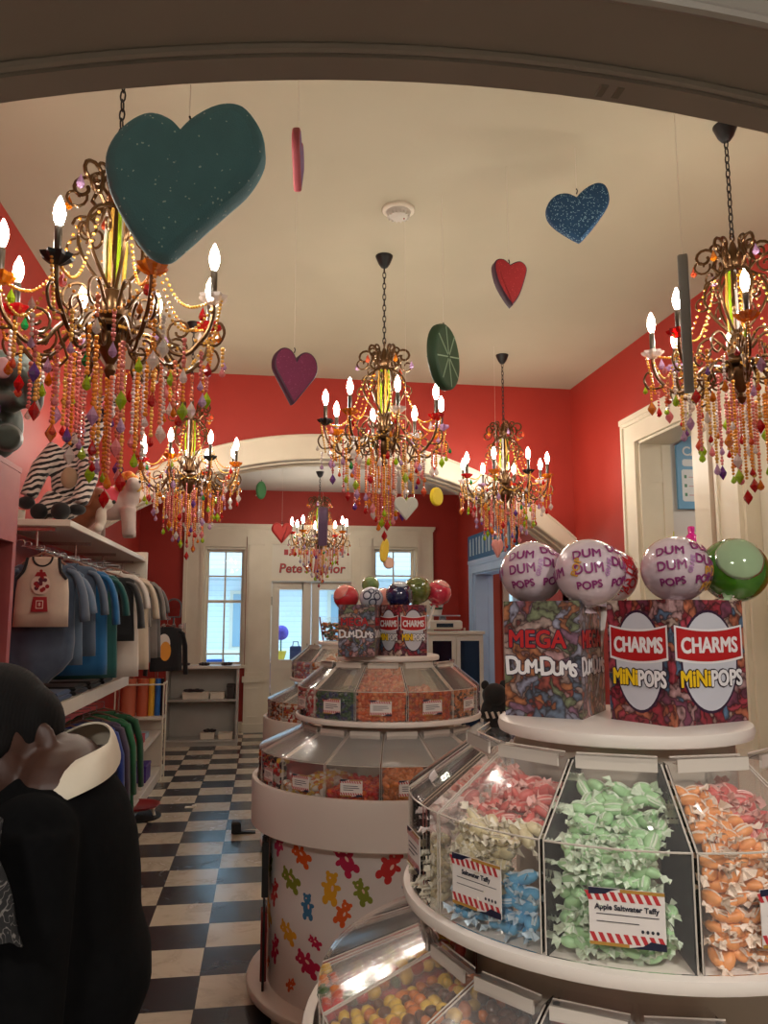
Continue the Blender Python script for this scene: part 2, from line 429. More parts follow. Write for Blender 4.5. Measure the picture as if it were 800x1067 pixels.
b = B(); b.box(3.5, 11.35, 0, 3.6, YB, 2.6); b.box(3.5, 11.35, 2.5, 5.95, YB, 2.6); struct(b, 'trim_7', TRIMW, 0)
# far room
struct(B().box(-1.87, YA + .35, 0, -1.75, YB, ZF), 'wall_far_left', RED, 0)
W1 = (-.855, -.263, .915, 2.57); W2 = (1.553, 2.212, .915, 2.6); DD = (.06, 1.285, 0, 2.66)
struct(holed(B(), 'y', YB, YB + .2, -1.87, XR + TW, 0, ZF, [W1, W2, DD]), 'wall_far_back', RED, 0)
b = B(); yc = YB - .035
b.box(-1.13, yc, 2.72, 2.45, YB, 2.86); b.box(-1.16, yc - .04, 2.86, 2.48, YB, 2.9); b.box(-1.145, yc - .02, 2.835, 2.465, YB, 2.86)
for x0, x1 in ((-1.13, -.855), (2.212, 2.45)):
    b.box(x0, yc, 0, x1, YB, 2.72); b.box(x0, yc - .02, 0, x0 + .05, yc, 2.72); b.box(x1 - .045, yc - .012, .9, x1, yc, 2.72)
for x0, x1, z0 in ((-.855, -.263, 2.57), (1.553, 2.212, 2.6)): b.box(x0, yc, z0, x1, YB, 2.72); b.box(x0, yc - .012, z0, x1, yc, z0 + .045)
b.box(.0, yc - .004, 0, .062, YB, 2.72); b.box(1.283, yc - .004, 0, 1.345, YB, 2.72); b.box(.062, yc - .004, 2.655, 1.283, YB, 2.72)
for x0, x1 in ((-.255, .0), (1.345, 1.545)):                              # pilasters with pedestal, base, shaft and cap
    b.box(x0, yc - .01, 0, x1, YB, 2.72); b.box(x0 - .02, yc - .07, 0, x1 + .02, YB, .12); b.box(x0 - .008, yc - .05, .12, x1 + .008, YB, .68)
    b.box(x0 - .03, yc - .08, .68, x1 + .03, YB, .76); b.box(x0 + .03, yc - .035, .8, x1 - .03, YB, 2.6); b.box(x0, yc - .055, .76, x1, YB, .82)
    b.box(x0 + .01, yc - .05, 2.6, x1 - .01, YB, 2.72)
    for a, c, e, f in ((x0 + .03, x0 + .05, .2, .6), (x1 - .05, x1 - .03, .2, .6), (x0 + .05, x1 - .05, .2, .22), (x0 + .05, x1 - .05, .58, .6)): b.box(a, yc - .062, e, c, yc - .05, f)
struct(b, 'trim_8', TRIMW, 0)
b = B(); b.box(-1.75, YB - .02, 0, -.27, YB, .14); b.box(2.45, YB - .02, 0, XR, YB, .14); struct(b, 'baseboard_far_back', TRIMW, 0)
b = B(); b.box(XR - .02, 5.83, 0, XR, 8.5, .16); b.box(XR - .02, 10.65, 0, XR, YB - .02, .16); struct(b, 'baseboard_right', TRIMW, 0)
def sash(nm, w):
    x0, x1, z0, z1 = w; zm = z0 + (z1 - z0) * .535
    fr = B()
    fr.box(x0, YB + .02, z0 - .04, x1, YB + .2, z0); fr.box(x0 - .03, YB - .09, z0 - .04, x1 + .03, YB + .02, z0)
    for a, c in ((x0, x0 + .03), (x1 - .03, x1)): fr.box(a, YB, z0, c, YB + .19, z1)
    fr.box(x0 + .03, YB, z1 - .03, x1 - .03, YB + .19, z1)
    o = struct(fr, nm, TRIMW, 0)
    for k, (za, zb, yo) in enumerate(((z0, zm + .02, .07), (zm - .02, z1 - .03, .12))):
        s = B(); y0, y1 = YB + yo, YB + yo + .035; t = .038
        for a, c in ((x0 + .03, x0 + .03 + t), (x1 - .03 - t, x1 - .03)): s.box(a, y0, za, c, y1, zb)
        s.box(x0 + .03 + t, y0, za, x1 - .03 - t, y1, za + t); s.box(x0 + .03 + t, y0, zb - t, x1 - .03 - t, y1, zb)
        xm = (x0 + x1) / 2; s.box(xm - .012, y0 + .005, za + t, xm + .012, y1 - .005, zb - t)
        if k: s.box(x0 + .03 + t, y0 + .006, (za + zb) / 2 - .012, xm - .012, y1 - .006, (za + zb) / 2 + .012); s.box(xm + .012, y0 + .006, (za + zb) / 2 - .012, x1 - .03 - t, y1 - .006, (za + zb) / 2 + .012)
        else: s.box(x0 + .03 + t, y0 + .006, za + .14, xm - .012, y1 - .006, za + .16); s.box(xm + .012, y0 + .006, za + .14, x1 - .03 - t, y1 - .006, za + .16)
        q = s.build('sash', TRIMW, o, 0)
        B().box(x0 + .05, y0 + .015, za + .02, x1 - .05, y0 + .019, zb - .02).build('glass_pane', GLASS, q, 0)
sash('window_1', W1); sash('window_2', W2)
# double door under the lettered transom board
x0, x1 = DD[0], DD[1]
b = B()
for a, c in ((x0, x0 + .04), (x1 - .04, x1)): b.box(a, YB - .02, 0, c, YB + .2, 2.66)
b.box(x0 + .04, YB - .02, 2.62, x1 - .04, YB + .2, 2.66); b.box(x0 + .04, YB - .03, 2.09, x1 - .04, YB + .2, 2.13)
fr = struct(b, 'door_2', TRIMW, 0)
for k, (a, c) in enumerate(((.104, .668), (.676, 1.24))):
    s = B(); y0, y1 = YB + .05, YB + .1
    for p, q in ((a, a + .11), (c - .13, c) if k == 0 else (c - .11, c)): s.box(p, y0, .01, q, y1, 2.085)
    s.box(a + .11, y0, .01, c - .11, y1, .3); s.box(a + .11, y0, 1.97, c - .11, y1, 2.085); s.box(a + .11, y0, .84, c - .11, y1, .98)
    s.box(a + .11, y0 + .015, .3, c - .11, y1 - .015, .84)
    lf = s.build('door_leaf', WHITE, fr, 0)
    B().box(a + .10, YB + .07, .97, c - .10, YB + .076, 1.98).build('glass_pane', GLASS, lf, 0)
    h = B(); hx = c - .05 if k == 0 else a + .05
    h.tube([(hx, YB + .05, 1.0), (hx, YB + .01, 1.02), (hx, YB + .005, 1.1), (hx, YB + .01, 1.18), (hx, YB + .05, 1.2)], .008); h.build('door_handle', mat('brass'), lf)
    h = B()
    for z in (.4, 1.75): h.box((a - .012 if k == 0 else c - .006), YB + .03, z, (a + .006 if k == 0 else c + .012), YB + .052, z + .12)
    h.build('hinge', BLK, lf, 0)
b = B(); b.box(x0 + .04, YB + .04, 2.13, x1 - .04, YB + .07, 2.62)
for p, q, r, t in ((x0 + .04, x0 + .09, 2.13, 2.62), (x1 - .09, x1 - .04, 2.13, 2.62), (x0 + .09, x1 - .09, 2.13, 2.165), (x0 + .09, x1 - .09, 2.585, 2.62)): b.box(p, YB + .02, r, q, YB + .04, t)
tb = b.build('transom_board', WHITE, fr, 0)
FY = frame
LET = mat('red_lettering', rgb(176, 34, 34), .5); LSH = mat('grey_lettering_edge', rgb(120, 110, 104), .6)
t = B()
for off, m_, dx, yy in ((.006, 1, .004, .039), (.002, 0, 0, .037)):
    t.text("Pete's Parlor", .185, frame((.67 + dx, YB + yy, 2.275 - dx), (1, 0, 0), (0, 0, 1)), m_, .001, off, shear=.12)
for i in range(9): t.box(.27 + i * .1, YB + .035, 2.47, .33 + i * .1, YB + .04, 2.55 + .012 * (i % 3))      # upper line, too far away to read
t.build('lettering', [LET, LSH], tb, 0)
# ------------------------------------------------------------------ outside
SID = mat('pale_siding', rgb(226, 232, 234), .7); n = N(SID)
wv = n.n('ShaderNodeTexWave', Scale=2.6, bands_direction='Z', wave_profile='SAW'); n.l(n.coord('Object'), wv.inputs['Vector'])
n.l(n.ramp(wv.outputs['Fac'], [(0, rgb(190, 200, 206)), (.12, rgb(228, 234, 236)), (1, rgb(232, 238, 240))]), n.bsdf.inputs['Base Color']); n.bump(wv.outputs['Fac'], .4, .02)
struct(B().box(-12, 11.7, -.12, 16, 30, -.1), 'pavement', noisy('pavement_stone', rgb(188, 190, 190), rgb(204, 206, 206), 3, .8), 0)
hs = thing('building', 'pale clapboard building across the street, seen through the shop windows', 'building', (.8, 19, -.1))
B().box(-9, 0, 0, 9, 3, 3.9).build('wall', SID, hs, 0)
B().box(-9, -1.2, 2.55, 9, 0, 2.75).build('porch_roof', mat('porch_grey', rgb(206, 214, 218), .6), hs, 0)
b = B()
for i in range(60): b.box(-8.9 + i * .3, -1.16, .12, -8.86 + i * .3, -1.12, .9)
b.box(-9, -1.18, .9, 9, -1.1, .97); b.build('railing', WHITE, hs, 0)
for i in range(7): B().lathe([(.09, 0), (.09, .1), (.06, .12), (.055, 2.4), (.08, 2.45), (.08, 2.55)], 14, M=T(-8.4 + i * 2.4, -1.0, 0)).build('porch_post', WHITE, hs)
for i in range(7):
    xx = -8 + i * 2.3; wn = B().box(xx - .5, -.05, .9, xx + .5, 0, 2.3).build('window', WHITE, hs, 0)
    B().box(xx - .42, -.07, 1.0, xx + .42, -.045, 2.22).build('pane', mat('far_glass', rgb(150, 176, 190), .1), wn, 0)
B().prism([(-9.3, 3.9), (9.3, 3.9), (8.6, 4.7), (-8.6, 4.7)], -.4, 3.4, M=XZ).build('roof', mat('slate_roof', rgb(120, 128, 134), .8), hs, 0)
BLUE = mat('blue_plastic', rgb(20, 96, 190), .4)
def deck_chair(x, y, rz, lab):
    c = thing('patio_chair', lab, 'chair', (x, y, -.1), rz)
    B().bbox(-.24, -.22, .4, .24, .24, .43, .01).build('seat', BLUE, c)
    b = B()
    for i in range(5): b.bbox(-.22 + i * .09, .22, .44, -.14 + i * .09, .245, .98, .008)
    b.bbox(-.23, .2, .95, .23, .26, 1.04, .012); b.build('backrest', BLUE, c)
    for sx in (-.21, .21):
        for sy in (-.19, .21): B().tube([(sx, sy, .41), (sx * 1.12, sy * 1.1, 0)], [.02, .016], 8).build('leg', BLUE, c)
    for sx in (-.25, .25): B().tube([(sx, .22, .66), (sx, -.2, .64), (sx, -.2, .42)], .018, 8).build('armrest', BLUE, c)
deck_chair(-.75, 12.3, .3, 'blue patio chair outside, left one under the tall window')
deck_chair(-.12, 12.35, -.25, 'blue patio chair outside, right one under the tall window')
# ================================================================== CHANDELIERS
GEMS = {k: crystal('crystal_' + k, c, cl) for k, c, cl in (
    ('amber', rgb(214, 122, 20), .3), ('red', rgb(196, 22, 28), .35), ('lime', rgb(176, 210, 40), .4), ('lilac', rgb(206, 170, 210), .45),
    ('clear', rgb(240, 234, 230), .55), ('pink', rgb(236, 150, 156), .4), ('green', rgb(20, 140, 70), .3), ('coral', rgb(214, 84, 50), .3), ('violet', rgb(110, 60, 150), .3))}
BEADS = {k: mat('beads_' + k, c, .2, .25, coat=.8) for k, c in (
    ('gold', rgb(228, 176, 80)), ('coral', rgb(230, 132, 96)), ('rose', rgb(220, 124, 118)), ('silver', rgb(224, 212, 204)), ('amber', rgb(230, 146, 44)))}
CUPM = [GEMS['clear'], GEMS['red'], GEMS['lilac'], GEMS['clear'], GEMS['red'], GEMS['amber'], BLK, GEMS['amber']]
SLEEVE = mat('candle_sleeve', rgb(60, 50, 40), .3, .3)
BULB = mat('lit_bulb', (1, .9, .75, 1), .4, emit=(1, .91, .78, 1), estr=110)
def drop_mesh(k, ln, wd, n=6):
    b = B(); b.lathe([(0, -ln), (wd * .7, -ln * .88), (wd, -ln * .7), (wd * .72, -ln * .48), (wd * .32, -ln * .24), (.0, 0)], n)
    return b.mesh('crystal_drop', [GEMS[k]], 0)
def kite_mesh(k, ln, wd):
    b = B(); b.lathe([(0, -ln), (wd * .86, -ln * .66), (wd, -ln * .52), (wd * .6, -ln * .3), (wd * .2, -ln * .12), (0, 0)], 6); return b.mesh('crystal_drop', [GEMS[k]], 0)
def leaf(o, parent, name, me, loc=(0, 0, 0), rz=0):
    d = bpy.data.objects.new(name, me); COL.objects.link(d); d.parent = parent; d.location = loc; d.rotation_euler = (0, 0, rz); return d
BR = .345           # radius of the ring of candles; local z 0 = the middle of the bulbs
R_ = random.Random(3)
ch0 = thing('chandelier', 'x', 'chandelier', (0, 0, 0))
b = B()
b.lathe([(.0, -.40), (.012, -.39), (.02, -.37), (.012, -.35), (.03, -.32), (.052, -.28), (.05, -.25), (.02, -.22), (.016, -.2), (.045, -.185), (.05, -.15), (.032, -.1), (.014, -.09), (.012, .0), (.02, .01), (.024, .05), (.012, .08), (.012, .2), (.03, .22), (.034, .25), (.02, .28), (.012, .31), (0, .33)], 16)
b.lathe([(.07, -.235), (.075, -.225), (.07, -.215), (0, -.21)], 16); b.tube([(0, .31, .33)] and [(0.012 * cos(a), 0, .34 + .018 * sin(a)) for a in [i * PI / 6 for i in range(13)]], .004, 6)
b.build('stem', BRONZE, ch0)
g = B()
for i in range(8):
    a = i * PI / 4; g.tube([(.032 * cos(a), .032 * sin(a), -.08), (.036 * cos(a), .036 * sin(a), .05), (.03 * cos(a), .03 * sin(a), .18)], .006, 5, i % 3)
g.build('glass_column', [BEADS['gold'], GEMS['lime'], GEMS['clear']], ch0)
def spiral(c, r0, r1, a0, a1, n=14): return [(c[0] + (r0 + (r1 - r0) * i / n) * cos(a0 + (a1 - a0) * i / n), 0, c[1] + (r0 + (r1 - r0) * i / n) * sin(a0 + (a1 - a0) * i / n)) for i in range(n + 1)]
def arc_xz(pts, a): return [(x * cos(a), x * sin(a), z) for x, _, z in pts]
dk = {k: drop_mesh(k, .052, .0145) for k in GEMS}; ds = {k: drop_mesh(k, .038, .0115) for k in GEMS}; dl = {k: kite_mesh(k, .066, .0185) for k in GEMS}
for i in range(6):                                            # crown: paired curls over the candles and the cage below them
    a = i * PI / 3 + .2
    s = B()
    s.tube(arc_xz([(.02, 0, .2), (.06, 0, .19), (.085, 0, .22)] + spiral((.115, .265), .05, .014, PI * 1.25, -PI * 1.15), a), .007, 6)
    s.tube(arc_xz([(.03, 0, .24), (.05, 0, .27)] + spiral((.072, .30), .026, .008, PI * 1.2, -PI * .9), a), .006, 6)
    s.tube(smooth(arc_xz([(.02, 0, .2), (.09, 0, .16), (.125, 0, .09), (.1, 0, .01), (.05, 0, -.06), (.016, 0, -.1)], a)), .006, 6)
    s.tube(arc_xz(spiral((.135, .215), .04, .012, PI * .9, PI * 3), a + .25), .005, 6); s.tube(arc_xz(spiral((.095, .10), .045, .012, 0, PI * 2.3), a + .5), .005, 6)
    s.tube(arc_xz(spiral((.13, .05), .036, .01, PI * .5, -PI * 1.4), a), .004, 6)
    cs = s.build('crown_scroll', BRONZE, ch0)
    leaf(None, cs, 'crystal_drop', dk[('amber', 'lilac', 'coral')[i % 3]], (.16 * cos(a), .16 * sin(a), .238))
sl = B().lathe([(.011, -.135), (.0115, -.05), (.008, -.045), (0, -.045)], 10).mesh('candle_sleeve', [SLEEVE], 40)
bu = B().lathe([(.006, -.046), (.013, -.03), (.0175, -.008), (.014, .018), (.006, .038), (0, .05)], 12).mesh('bulb', [BULB], 180)
NA = 8
for i in range(NA):
    a = i * 2 * PI / NA
    s = B()
    s.tube(smooth(arc_xz([(.04, 0, -.26), (.08, 0, -.23), (.13, 0, -.225), (.17, 0, -.26), (.21, 0, -.315), (.26, 0, -.325), (.3, 0, -.29), (.33, 0, -.25), (BR, 0, -.2), (BR, 0, -.16)], a)), .0075, 7)
    s.tube(arc_xz([(.17, 0, -.26), (.15, 0, -.32), (.19, 0, -.36)] + spiral((.215, -.32), .042, .012, -PI * .7, PI * 1.1), a), .005, 6)
    s.tube(smooth(arc_xz([(.3, 0, -.29), (.36, 0, -.30), (.385, 0, -.26), (.37, 0, -.225), (.35, 0, -.235)], a)), .005, 6)
    s.tube(arc_xz(spiral((.235, -.245), .05, .014, PI * 1.5, -PI * .9), a), .005, 6)
    s.tube(arc_xz(spiral((.105, -.28), .05, .014, PI * .5, PI * 2.6), a + .2), .005, 6)
    s.tube(smooth(arc_xz([(.05, 0, -.16), (.1, 0, -.1), (.15, 0, -.12), (.16, 0, -.17), (.13, 0, -.19), (.11, 0, -.165)], a)), .0055, 6)
    for q in range(10): s.bead((( .05 + q * .03) * cos(a), (.05 + q * .03) * sin(a), -.23 - .012 * (q % 4) - .05 * (q > 4)), .0075, 1)
    arm = s.build('arm', [BRONZE, BEADS['gold']], ch0)
    c = B().lathe([(.008, -.165), (.022, -.158), (.04, -.142), (.044, -.132), (.03, -.14), (.012, -.146)], 16, M=T(BR * cos(a), BR * sin(a), 0), wob=lambda t, z: 1 + .13 * cos(8 * t)).mesh('drip_cup', [CUPM[i % 8]], 0)
    leaf(None, arm, 'drip_cup', c)
    leaf(None, arm, 'candle_sleeve', sl, (BR * cos(a), BR * sin(a), 0)); leaf(None, arm, 'bulb', bu, (BR * cos(a), BR * sin(a), 0))
    for q, (rr, zz, k) in enumerate(((.385, -.27, 'clear'), (.31, -.165, 'pink'), (.2, -.37, 'amber'))):
        leaf(None, arm, 'crystal_drop', (dk if q else ds)[list(GEMS)[(i * 3 + q) % 7]], (rr * cos(a + .12 * (q - 1)), rr * sin(a + .12 * (q - 1)), zz))
def strand_mesh(ln, k, r=.0068):
    b = B(); n = int(ln / (r * 2.05))
    for j in range(n): b.bead((0, 0, -j * r * 2.05 - r), r * (1 if j % 5 else 1.35), 0, 6)
    return b.mesh('bead_strand', [BEADS[k]], 180), n * r * 2.05
ROWS = [(.05, 6, -.36, .33), (.11, 10, -.31, .31), (.17, 13, -.33, .23), (.235, 15, -.33, .16), (.30, 16, -.30, .11), (.36, 12, -.27, .07)]
sm = {(j, k): strand_mesh(l * f, k) for j, (_, _, _, l) in enumerate(ROWS) for k in BEADS for f in (1,)}
bk = list(BEADS); gk = ['red', 'amber', 'clear', 'lime', 'lilac', 'pink', 'coral', 'clear', 'red', 'lilac', 'lime', 'violet']
cnt = 0
for j, (r, nn, z, l) in enumerate(ROWS):
    for i in range(nn):
        a = 2 * PI * (i + .5 * (j % 2)) / nn + .1; cnt += 1
        me, ln = sm[(j, bk[(i * 2 + j * 3 + (i // 3)) % 5])]
        st = leaf(None, ch0, 'bead_strand', me, (r * cos(a), r * sin(a), z + R_.uniform(-.045, .03)), a)
        leaf(None, st, 'crystal_drop', (dl if (i + j) % 3 == 0 else dk if i % 2 else ds)[gk[(i * 5 + j) % 12]], (0, 0, -ln + .002))
st = leaf(None, ch0, 'bead_strand', sm[(0, 'amber')][0], (0, 0, -.4), 0)
leaf(None, st, 'crystal_drop', dl['red'], (0, 0, -.36))
for i in range(NA):                                            # swags of beads from the crown down to the candle cups, and between the cups
    a = i * 2 * PI / NA; s = B()
    for k in range(26):
        t = k / 25; r = .12 + (BR - .12) * t; z = .12 - .27 * t - .16 * sin(PI * t) * (1 - .35 * t)
        s.bead((r * cos(a), r * sin(a), z), .0062, (i + 1) % 2)
    a2 = a + 2 * PI / NA
    for k in range(22):
        t = k / 21; p = Vector((BR * cos(a), BR * sin(a), -.17)).lerp(Vector((BR * cos(a2), BR * sin(a2), -.17)), t); s.bead((p.x, p.y, p.z - .12 * sin(PI * t)), .0058, i % 2)
    for k in range(14):
        t = k / 13; p = Vector((BR * cos(a), BR * sin(a), -.15)); s.bead((p.x * 1.08 - .03 * t * cos(a), p.y * 1.08 - .03 * t * sin(a), p.z - .17 * t), .0066, (i + 1) % 2)
    s.build('bead_swag', [BEADS['amber'], BEADS['gold']], ch0, 180)
KIDS.clear()
CHAIN = {}
def hang_parts(root, top, zlink=.345):
    """canopy at the ceiling and the chain down to the body; top = ceiling height above the bulbs"""
    b = B(); b.lathe([(.012, top - .075), (.02, top - .07), (.034, top - .05), (.046, top - .02), (.052, top - .004), (.052, top)], 20); b.build('ceiling_canopy', BLK, root)
    b = B(); z = top - .075; k = 0
    n = max(1, round((top - .07 - zlink) / .034)); st = (top - .07 - zlink) / n
    for i in range(n):
        zc = zlink + st * (i + .5); ax = i % 2
        ring_ = [(.009 * cos(t), .022 * sin(t)) for t in [q * PI / 5 for q in range(11)]]
        b.tube([((x, 0, zc + zz) if ax else (0, x, zc + zz)) for x, zz in ring_], .003, 5)
    b.build('chain', BLK, root)
CH = [('nearest chandelier at left, partly hidden behind the big teal heart', -.515, 2.6, 2.745, ZC, -.28),
      ('chandelier in the middle of the shop, over the farther round candy display', .67, 4.42, 2.83, ZC, PI / 2 * 3 + .06),
      ('chandelier cut off by the right edge, over the open white doorway', 1.965, 2.95, 2.86, ZC, .3),
      ('smaller looking chandelier at left, in front of the arch over the clothes', -.55, 5.7, 2.80, ZC, .5),
      ('chandelier right of the middle one, in front of the foot of the arch', 1.90, 6.05, 2.83, ZC, .25),
      ('farthest chandelier, beyond the arch in front of the lettered board', .665, 9.8, 2.76, ZF, .1)]
for k, (lab, x, y, zb, zt, rz) in enumerate(CH):
    if k == 0: o = ch0; KIDS[ch0.name] = [(c, kids(c)) for c in kids(ch0)]; o.location = (x, y, zb); o.rotation_euler = (0, 0, rz); o['label'] = lab; o['group'] = 'crystal chandeliers'
    else: o = dup(ch0, (x, y, zb), rz, lab, 'crystal chandeliers')
    hang_parts(o, zt - zb)
# ================================================================== HANGING SHAPES
def heart2d(w, h, n=18):
    cx, cz, r = .5, .32, .53; d = math.hypot(cx, cz + 1); al = math.atan2(cz + 1, cx); be = math.asin(r / d)
    th = al - be - PI / 2                                      # outer tangent point seen from the centre of the right lobe
    top = PI - math.acos(cx / r)
    arcs = [(cx + r * cos(th + (top - th) * i / n), cz + r * sin(th + (top - th) * i / n)) for i in range(n + 1)]
    pts = [(.03, -.985)] + arcs + [(-x, z) for x, z in arcs[::-1][1:]] + [(-.03, -.985)]
    x1 = max(p[0] for p in pts); z0 = -1; z1 = max(p[1] for p in pts)
    return [(x / x1 * w / 2, (z - z0) / (z1 - z0) * h - h / 2) for x, z in pts]
def glitter(name, c, spark, dens=.9, rough=.75):
    m = mat(name, c, rough); n = N(m)
    v = n.n('ShaderNodeTexVoronoi', Scale=260); n.l(n.coord('Object'), v.inputs['Vector'])
    no = n.n('ShaderNodeTexNoise', Scale=14, Detail=3); n.l(n.coord('Object'), no.inputs['Vector'])
    sp = n.n('ShaderNodeSeparateColor'); n.l(v.outputs['Color'], sp.inputs[0])
    base = n.ramp(no.outputs['Fac'], [(.3, tuple(q * .88 for q in c[:3]) + (1,)), (.7, c)])
    k = n.n('ShaderNodeMath', operation='GREATER_THAN'); n.l(sp.outputs[0], k.inputs[0]); k.inputs[1].default_value = dens
    mx = n.n('ShaderNodeMix', data_type='RGBA'); n.l(k.outputs[0], mx.inputs[0]); n.l(base, mx.inputs[6]); mx.inputs[7].default_value = spark
    n.l(mx.outputs[2], n.bsdf.inputs['Base Color']); n.bump(v.outputs['Distance'], .25, .003); return m
def hang(name, label, cat, p, outline, th, bev, mats, rot, ceil=ZC, group=None, extra=None, string=True, side=None):
    """outline in the x-z plane, thickness along y, turned by rot about its centre p"""
    M = Euler(rot).to_matrix().to_4x4() @ XZ
    b = B().prism(outline, -th / 2, th / 2, bev, 0, M, steps=3, side_m=side)
    if extra: extra(b, M)
    o = b.build(name, mats, None, 30, loc=(0, 0, 0)); o.location = p
    tag(o, label, cat, group)
    if string:
        zt = max(v.z for v in b.v); cx = [v for v in b.v if v.z > zt - .06]
        top = (0, 0, max([v.z for v in b.v if abs(v.x) < .03 and abs(v.y) < th] + [0]) - .006)
        s = B(); s.tube([top, (0, 0, ceil - p[2])], .0007, 5, 0); s.tube([(0, 0, top[2] - .004), (.004, 0, top[2] + .012), (0, 0, top[2] + .022)], .003, 5, 1); s.build('hanging_string', [STRING, BLK], o)
    return o
def traced(pts, c, k): return [((x - c[0]) * k, (c[1] - y) * k) for x, y in [(p.x, p.y) for p in smooth([(a, b_, 0) for a, b_ in pts + pts[:1]], 3)[:-1]]]
TEAL = [(503, 203), (480, 180), (440, 163), (400, 166), (355, 195), (318, 240), (298, 290), (297, 335), (312, 400), (335, 450), (370, 510), (410, 560), (443, 579), (475, 578), (500, 560), (560, 500), (630, 430), (690, 370), (728, 310), (742, 262), (737, 212), (715, 165), (680, 128), (640, 119), (600, 128), (560, 150), (525, 178)]
BLUEH = [(343, 102), (320, 92), (290, 96), (268, 118), (262, 145), (272, 170), (300, 195), (345, 222), (354, 222), (368, 208), (395, 175), (425, 130), (431, 100), (421, 70), (400, 62), (375, 72), (355, 88)]
REDH = [(180, 252), (162, 239), (142, 243), (136, 265), (148, 310), (179, 358), (187, 358), (205, 330), (222, 280), (225, 256), (212, 241), (195, 243)]
HG = 'foam shapes hung from the ceiling'
hang('foam_heart', 'large teal glitter foam heart, tilted, in front of the nearest chandelier', 'heart decoration', (-.212, 1.9, 2.653), traced(TEAL, (520, 350), 1.9 / 820 / 2.667), .10, .03, glitter('teal_glitter', rgb(88, 146, 160), rgb(180, 215, 215), .992), (rad(3), 0, rad(-3)), group=HG)
hang('foam_heart', 'blue glitter foam heart hanging high at right of the smoke detector', 'heart decoration', (1.373, 3.2, 3.398), traced(BLUEH, (346, 143), 3.2 / 820 / 2.286), .05, .016, glitter('blue_glitter', rgb(28, 74, 112), rgb(140, 180, 200), .93), (rad(3), 0, rad(-8)), group=HG)
hang('foam_heart', 'deep red foam heart with dark edge, below and left of the blue glitter heart', 'heart decoration', (1.109, 3.4, 3.13), traced(REDH, (180, 300), 3.4 / 820 / 2.286), .05, .006, [glitter('red_foam', rgb(158, 30, 34), rgb(190, 60, 60), .97), mat('dark_plum', rgb(60, 24, 48), .6)], (0, 0, rad(4)), group=HG, side=1)
hang('foam_heart', 'plum purple foam heart hanging left of the middle chandelier', 'heart decoration', (.12, 3.7, 2.72), heart2d(.225, .27), .05, .008, [glitter('plum_foam', rgb(112, 32, 70), rgb(140, 60, 96), .97), mat('dark_plum')], (0, rad(3), rad(20)), group=HG, side=1)
hang('foam_heart', 'purple and red foam heart seen edge-on near the top of the picture', 'heart decoration', (.08, 2.4, 3.035), heart2d(.17, .19), .026, .008, [mat('purple_edge', rgb(110, 72, 130), .6), mat('rose_edge', rgb(176, 84, 92), .6)], (0, rad(-2), rad(82)), group=HG, side=1)
hang('foam_heart', 'grey foam heart seen edge-on in front of the right-hand chandelier', 'heart decoration', (1.465, 2.5, 2.59), heart2d(.42, .465), .034, .006, mat('grey_foam', rgb(132, 132, 128), .7), (0, rad(-3), rad(60)), group=HG)
hang('foam_heart', 'pale folded heart with slit, under the middle chandelier', 'heart decoration', (.721, 4.0, 2.137), heart2d(.125, .122), .02, .006, mat('white_foam', rgb(204, 206, 196), .6), (0, 0, 0), group=HG,
     extra=lambda b, M: b.box(-.003, -.03, -.045, .003, .0105, .03, 1, M @ Matrix.Rotation(-PI / 2, 4, 'X')) if 0 else None)
hang('foam_heart', 'coral red foam heart beside the farthest chandelier', 'heart decoration', (.155, 7.6, 2.38), heart2d(.2, .2), .06, .02, mat('coral_foam', rgb(206, 62, 56), .55), (0, 0, rad(8)), ZF, group=HG)
hang('foam_heart', 'pale pink foam heart hanging over the far right doorway', 'heart decoration', (1.77, 5.85, 2.10), heart2d(.1, .14), .03, .01, mat('pink_foam', rgb(216, 144, 136), .6), (0, 0, rad(20)), group=HG)
hang('foam_heart', 'lilac foam heart seen edge-on in front of the farthest chandelier', 'heart decoration', (.62, 8.6, 2.56), heart2d(.3, .42), .10, .02, mat('lilac_foam', rgb(112, 88, 118), .6), (0, 0, rad(88)), ZF, group=HG)
def disc(rx, rz, n=40): return [(rx * cos(2 * PI * i / n), rz * sin(2 * PI * i / n)) for i in range(n)]
def lime_lines(b, M):
    for k in range(8):
        a = k * PI / 4 + .3; b.tube([M @ Vector((.015 * cos(a), .015 * sin(a), .0275)), M @ Vector((.15 * cos(a), .15 * sin(a), .0275))], .0035, 6, 1)
        b.tube([M @ Vector((.015 * cos(a), .015 * sin(a), -.0275)), M @ Vector((.15 * cos(a), .15 * sin(a), -.0275))], .0035, 6, 1)
hang('foam_lime_slice', 'dark green round foam lime slice with pale segment lines beside the middle chandelier', 'candy decoration', (.86, 3.7, 2.86), disc(.165, .165), .055, .018, [noisy('lime_green', rgb(34, 62, 40), rgb(46, 76, 48), 6, .7), mat('pale_lime', rgb(136, 160, 136), .6)], (0, rad(4), rad(55)), group=HG, extra=lime_lines)
hang('foam_disc', 'yellow foam disc hanging right of the middle chandelier', 'candy decoration', (1.215, 5.5, 2.44), disc(.062, .068), .03, .01, mat('yellow_foam', rgb(216, 190, 30), .6), (0, 0, rad(35)), group=HG, extra=lambda b, M: [b.tube([M @ Vector((.038 * cos(t), .038 * sin(t), .0155)) for t in [q * PI / 6 for q in range(13)]], .004, 6, 0)])
hang('foam_candy', 'yellow foam candy stick in front of the far right window', 'candy decoration', (.985, 6.5, 2.13), disc(.04, .1), .04, .015, mat('yellow_foam2', rgb(206, 174, 50), .6), (0, rad(10), rad(30)), group=HG)
